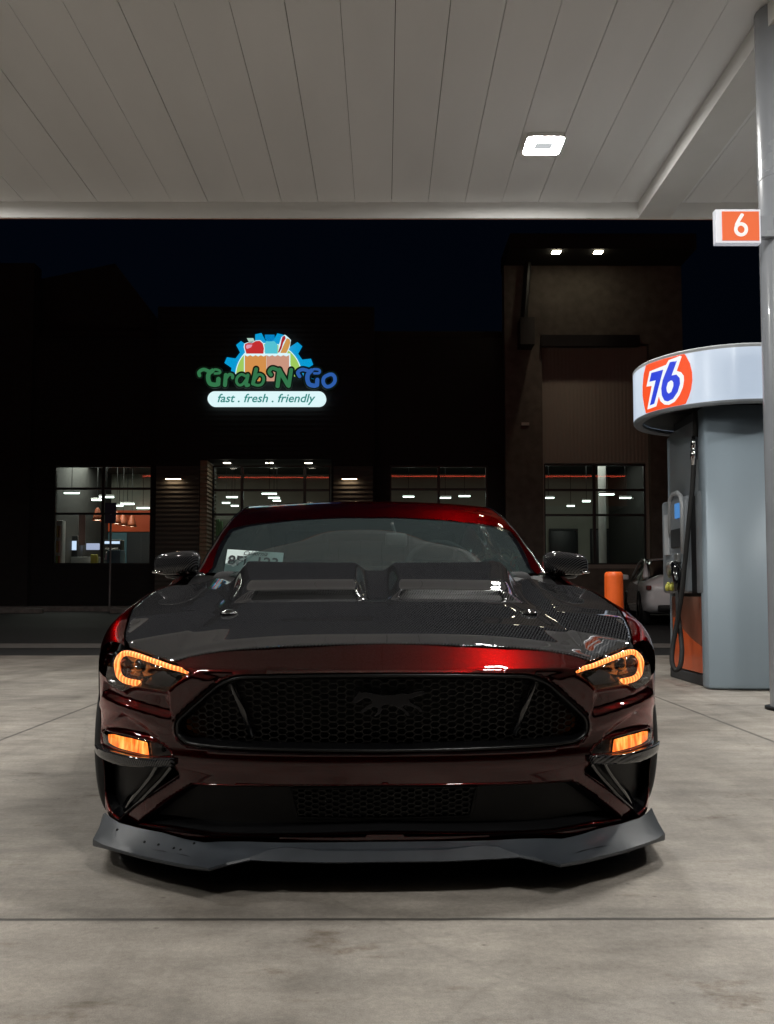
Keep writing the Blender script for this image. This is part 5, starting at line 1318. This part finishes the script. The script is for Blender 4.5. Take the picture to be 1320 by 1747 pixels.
# mirrors
def superell(c, r, e=.55, nu=28, nv=18):
    vs, fs = [], []
    f = lambda v, e_: math.copysign(abs(v) ** e_, v)
    for j in range(nv + 1):
        ph = -math.pi / 2 + math.pi * j / nv
        for i in range(nu):
            th = 2 * math.pi * i / nu
            vs.append((c[0] + r[0] * f(math.cos(ph), e) * f(math.cos(th), e), c[1] + r[1] * f(math.cos(ph), e) * f(math.sin(th), e), c[2] + r[2] * f(math.sin(ph), e)))
    for j in range(nv):
        for i in range(nu): fs.append((j * nu + i, j * nu + (i + 1) % nu, (j + 1) * nu + (i + 1) % nu, (j + 1) * nu + i))
    return vs, fs
for sx in (1, -1):
    c_ = Q(966, 963, 1.66); hw = (1006 - 925) / 2 / FP * (2.53 + 1.66)
    vs, fs = superell((0, 0, 0), (hw, .06, .053), .62)
    out = []
    for x, y, z in vs:
        t = (x / hw + 1) / 2                                   # 0 inboard, 1 outboard
        z = z * (1.04 - .12 * t) + .010 * (1 - t) - .006 * t + (.004 if z > 0 else 0)
        y = y * (1 - .25 * t) + .045 * t * t
        out.append((sx * (x + c_[0]), y + c_[1], z + c_[2]))
    dm = mk('door_mirror', out, fs, M['carbon'], car, True, recalc=True, doubles=1e-5)
    s = MB(); b0 = (sx * .865, 1.72, .90)
    s.tube(smooth3([(sx * .83, 1.78, .905), (sx * (c_[0] - hw * .9), 1.715, c_[2] - .055), (sx * (c_[0] - hw * .1), 1.70, c_[2] - .055), (sx * (c_[0] + hw * .5), 1.70, c_[2] - .045)], 5), [.03] * 5 + [.024] * 5 + [.018] * 5 + [.012], 10); s.v = [(x, y, (z - .9) * .75 + .9 - .0) for x, y, z in s.v]; s.build('mirror_arm', M['gloss_black'], dm, True)
    s = MB(); s.rbox(min(sx * (c_[0] - hw * .85), sx * (c_[0] + hw * .8)), max(sx * (c_[0] - hw * .85), sx * (c_[0] + hw * .8)), c_[1] + .05, c_[1] + .056, c_[2] - .035, c_[2] + .035, .002); s.build('mirror_glass', M['chrome'], dm)
    s = MB(); s.tube([(sx * (c_[0] + hw * .62), c_[1] - .018, c_[2] - .038), (sx * (c_[0] + hw * .97), c_[1] + .0, c_[2] - .036)], .006, 8); s.build('mirror_lamp', M['chrome'], dm, True)
# cabin
s = MB(); s.rbox(-.74, .74, 1.56, 2.0, .80, .93, .05, 3); s.build('dashboard', M['seat'], car, True, 50)
st = empty('steering_wheel', (.36, 2.12, .93), 0, car); st.rotation_euler = (R(65), 0, 0)
s = MB(); s.tube([(.185 * math.cos(a), .185 * math.sin(a), 0) for a in np.linspace(0, 2 * math.pi, 41)], .015, 10, False); s.build('wheel_rim', M['rubber'], st, True)
s = MB(); s.tube([(-.18, 0, 0), (.18, 0, 0)], .016, 8); s.tube([(0, 0, 0), (0, -.18, 0)], .016, 8); s.lathe([(0, .02), (.06, .02), (.07, -.01)], n=20); s.build('hub', M['rubber'], st, True, 40)
for x in (.37, -.37):
    se = empty('seat', (x, 2.7, .3), 0, car)
    s = MB(); s.rbox(-.25, .25, -.02, .14, .2, .72, .06, 3); s.build('backrest', M['seat'], se, True, 60)
    s = MB(); s.rbox(-.13, .13, .02, .13, .72, .90, .04, 3); s.build('headrest', M['seat'], se, True, 60)
    s = MB(); s.rbox(-.25, .25, -.5, .0, .1, .26, .05, 3); s.build('cushion', M['seat'], se, True, 60)
c_ = Q(676, 921, 2.02); s = MB(); s.rbox(c_[0] - .055, c_[0] + .055, c_[1], c_[1] + .03, c_[2] - .035, c_[2] + .035, .012); s.tube([(c_[0], c_[1] + .02, c_[2] + .02), (c_[0] - .02, c_[1] + .05, c_[2] + .09)], .008, 6); s.build('rear_view_mirror', mat('mirror_shell', (.10, .11, .11), .4), car, True, 50)
# paper plate lying on the dash behind the windshield
pp = [Q(374, 972, 1.74), Q(388, 937, 1.80), Q(484, 943, 1.80), Q(478, 978, 1.74)]
pl_ = tag(empty('paper_plate', (0, 0, 0)), 'pale California licence plate leaning inside the windshield of the red coupe', 'licence plate'); pl_.parent = None
pl_.location = car.location; pl_.rotation_euler = car.rotation_euler
a_, b_, c2, d2 = [Vector(p) for p in pp]
ux = (c2 - b_).normalized(); uz = (b_ - a_); uz = (uz - ux * uz.dot(ux)).normalized(); nn = uz.cross(ux).normalized()
if nn.y > 0: nn = -nn
wpl, hpl = (c2 - b_).length, (c2 - b_).length * .5
o_ = b_ + nn * 0
mtx = Matrix((( ux.x, nn.x, uz.x), (ux.y, nn.y, uz.y), (ux.z, nn.z, uz.z)))
s = MB(); s.rbox(0, wpl, 0, .0015, -hpl, 0, .0007); s.v = [tuple(o_ + mtx @ Vector((x, -y, z))) for x, y, z in s.v]; s.build('sheet', mat('plate_white', (.72, .86, .84), .6, emis=(.6, .8, .78), es=.0), pl_)
def plate_text(body, x, z, size, m, sh, off, width):
    t = text('lettering', body, size, m, pl_, (0, 0, 0), shear=sh, offset=off, width=width, extrude=.0003)
    M4 = Matrix.Translation(o_ + mtx @ Vector((x, 0.0022, z))) @ mtx.to_4x4() @ Matrix.Rotation(math.pi / 2, 4, 'X')
    if (mtx.to_4x4() @ Vector((0, 1, 0))).y < 0: M4 = Matrix.Translation(o_ + mtx @ Vector((x, .003, z))) @ Matrix(((ux.x, uz.x, nn.x, 0), (ux.y, uz.y, nn.y, 0), (ux.z, uz.z, nn.z, 0), (0, 0, 0, 1)))
    t.matrix_local = M4; return t
ink = mat('plate_ink', (.01, .015, .02), .6)
plate_text('California', wpl * .30, -wpl * .10, wpl * .13, ink, .45, 0, wpl * .42)
plate_text('8FL 123', wpl * .04, -wpl * .325, wpl * .28, ink, 0, .0012, wpl * .88)
# ================================================================== PARKED WHITE CAR
wc = tag(empty('parked_car', (px_to_x(1176, 18.2), 18.2, 0.17), R(-10)), 'white coupe sedan parked beyond the pump facing the shop', 'car')
def lerp_tab(tab, y):
    for a, b_ in zip(tab[:-1], tab[1:]):
        if y <= b_[0]:
            t = max(0, (y - a[0]) / (b_[0] - a[0])); return [p + (q - p) * t for p, q in zip(a, b_)]
    return list(tab[-1])
# y from the tail, half width, belt height, lower edge, deck height
tab = [(0, .70, .80, .42, .86), (.06, .82, .86, .34, .98), (.25, .88, .9, .25, 1.04), (.8, .92, .93, .22, 1.06), (1.6, .93, .94, .2, 1.0), (3.0, .93, .93, .2, .98), (3.8, .92, .86, .2, .96), (4.4, .86, .74, .22, .82), (4.62, .72, .62, .3, .68), (4.68, .5, .55, .38, .58)]
ys = [0, .03, .06, .15, .25, .5, .8, 1.2, 1.6, 2, 2.5, 3, 3.4, 3.8, 4.1, 4.4, 4.55, 4.62, 4.68]
V = []; Fc = []; npt = 0
for y in ys:
    _, w_, zb_, z0, zt_ = lerp_tab(tab, y)
    half = [(0, z0), (w_ * .8, z0), (w_ * .96, z0 + .06), (w_ * 1.0, z0 + (zb_ - z0) * .35), (w_ * .985, z0 + (zb_ - z0) * .7), (w_ * .97, zb_ - .03), (w_ * .9, zb_ + .02), (w_ * .6, zt_), (0, zt_ + .015)]
    ring = half + [(-x, z) for x, z in half[-2:0:-1]]
    npt = len(ring); V += [(x, y, z) for x, z in ring]
for i in range(len(ys) - 1):
    for k in range(npt): Fc.append((i * npt + k, i * npt + (k + 1) % npt, (i + 1) * npt + (k + 1) % npt, (i + 1) * npt + k))
Fc += [tuple(range(npt)), tuple(range((len(ys) - 1) * npt, len(ys) * npt))]
bodyw = mk('body', V, Fc, M['white_car'], wc, True, recalc=True, angle=50)
gt = [(.45, .74, 1.05), (1.0, .70, 1.27), (1.5, .64, 1.42), (2.1, .63, 1.45), (2.7, .64, 1.40), (3.3, .70, 1.15), (3.75, .74, .98)]
V = []; Fc = []
for y, w_, z in gt:
    ring = [(-.86, .93), (-w_ - .05 * (1.4 - z), z - .05), (-w_ + .12, z - .005), (0, z + .01), (w_ - .12, z - .005), (w_ + .05 * (1.4 - z), z - .05), (.86, .93)]
    if y in (.45, 3.75): ring = [(x * .98, min(zz, z)) for x, zz in ring]
    V += [(x, y, zz) for x, zz in ring]
for i in range(len(gt) - 1):
    for k in range(6): Fc.append((i * 7 + k, i * 7 + k + 1, (i + 1) * 7 + k + 1, (i + 1) * 7 + k))
mk('window_glass', V, Fc, mat('car_glass', (.006, .007, .007), .04, coat=1), wc, True, angle=50, recalc=True)
s = MB()
for sx in (-1, 1):
    s.tube([(sx * .80, .5, 1.0), (sx * .745, 1.0, 1.235), (sx * .70, 1.5, 1.385), (sx * .69, 2.1, 1.42), (sx * .70, 2.7, 1.37), (sx * .77, 3.3, 1.12), (sx * .8, 3.72, .97)], [.06, .04, .03, .026, .026, .03, .03], 10)
s.build('roof_rail', M['white_car'], wc, True)
V = []; Fc = []
ry = [1.35, 1.5, 1.9, 2.3, 2.75]
for y in ry:
    _, w_, z = lerp_tab(gt, y)
    for k in range(9):
        u = -1 + k / 4; V.append((u * (w_ - .02), y, z + .02 - .035 * u * u))
for i in range(len(ry) - 1):
    for k in range(8): Fc.append((i * 9 + k, i * 9 + k + 1, (i + 1) * 9 + k + 1, (i + 1) * 9 + k))
mk('roof', V, Fc, M['white_car'], wc, True, recalc=True)
for sx in (-1, 1):
    for y in (.85, 3.72):
        s = MB(); s.lathe([(.2, .0), (.3, .0), (.335, .02), (.335, .2), (.28, .215), (.2, .2)], axis='x', n=28)
        o = s.build('tyre', M['rubber'], wc, True); o.location = (sx * .72 if sx > 0 else -.93, y, .335)
        s = MB(); s.lathe([(0, .195), (.06, .2), (.07, .17), (.21, .16), (.225, .2), (.225, .02)], axis='x', n=28)
        o = s.build('rim', M['rim'], wc, True); o.location = (sx * .72 if sx > 0 else -.93, y, .335)
        if sx < 0: 
            for ch in wc.children:
                if ch.name.startswith('rim') and ch.location.x < 0: ch.rotation_euler = (0, 0, math.pi); ch.location.x = -.715
        s = MB(); s.lathe([(.35, -.01), (.385, -.01), (.385, .02), (.35, .02)], axis='x', n=28); o = s.build('wheel_arch', M['black'], wc, True); o.location = (sx * .915, y, .335)
    s = MB(); s.rbox(sx * .84 - (.1 if sx > 0 else .0), sx * .84 + (0 if sx > 0 else .1), -.01, .2, .72, .82, .02); s.build('tail_light', mat('tail_lens', (.12, .004, .004), .1, coat=1) if sx < 0 else bpy.data.materials['tail_lens'], wc, True, 40)
    s = MB(); s.rbox(sx * .99 - .08, sx * .99 + .08, 3.0, 3.12, .98, 1.1, .03); s.build('door_mirror', M['white_car'], wc, True, 40)
s = MB(); s.rbox(-.62, .62, -.04, .1, .28, .42, .03); s.build('bumper', M['black'], wc, True, 40)
s = MB(); s.rbox(-.17, .17, -.012, .03, .56, .68, .01); s.build('plate_recess', M['dark_metal'], wc, True, 40)
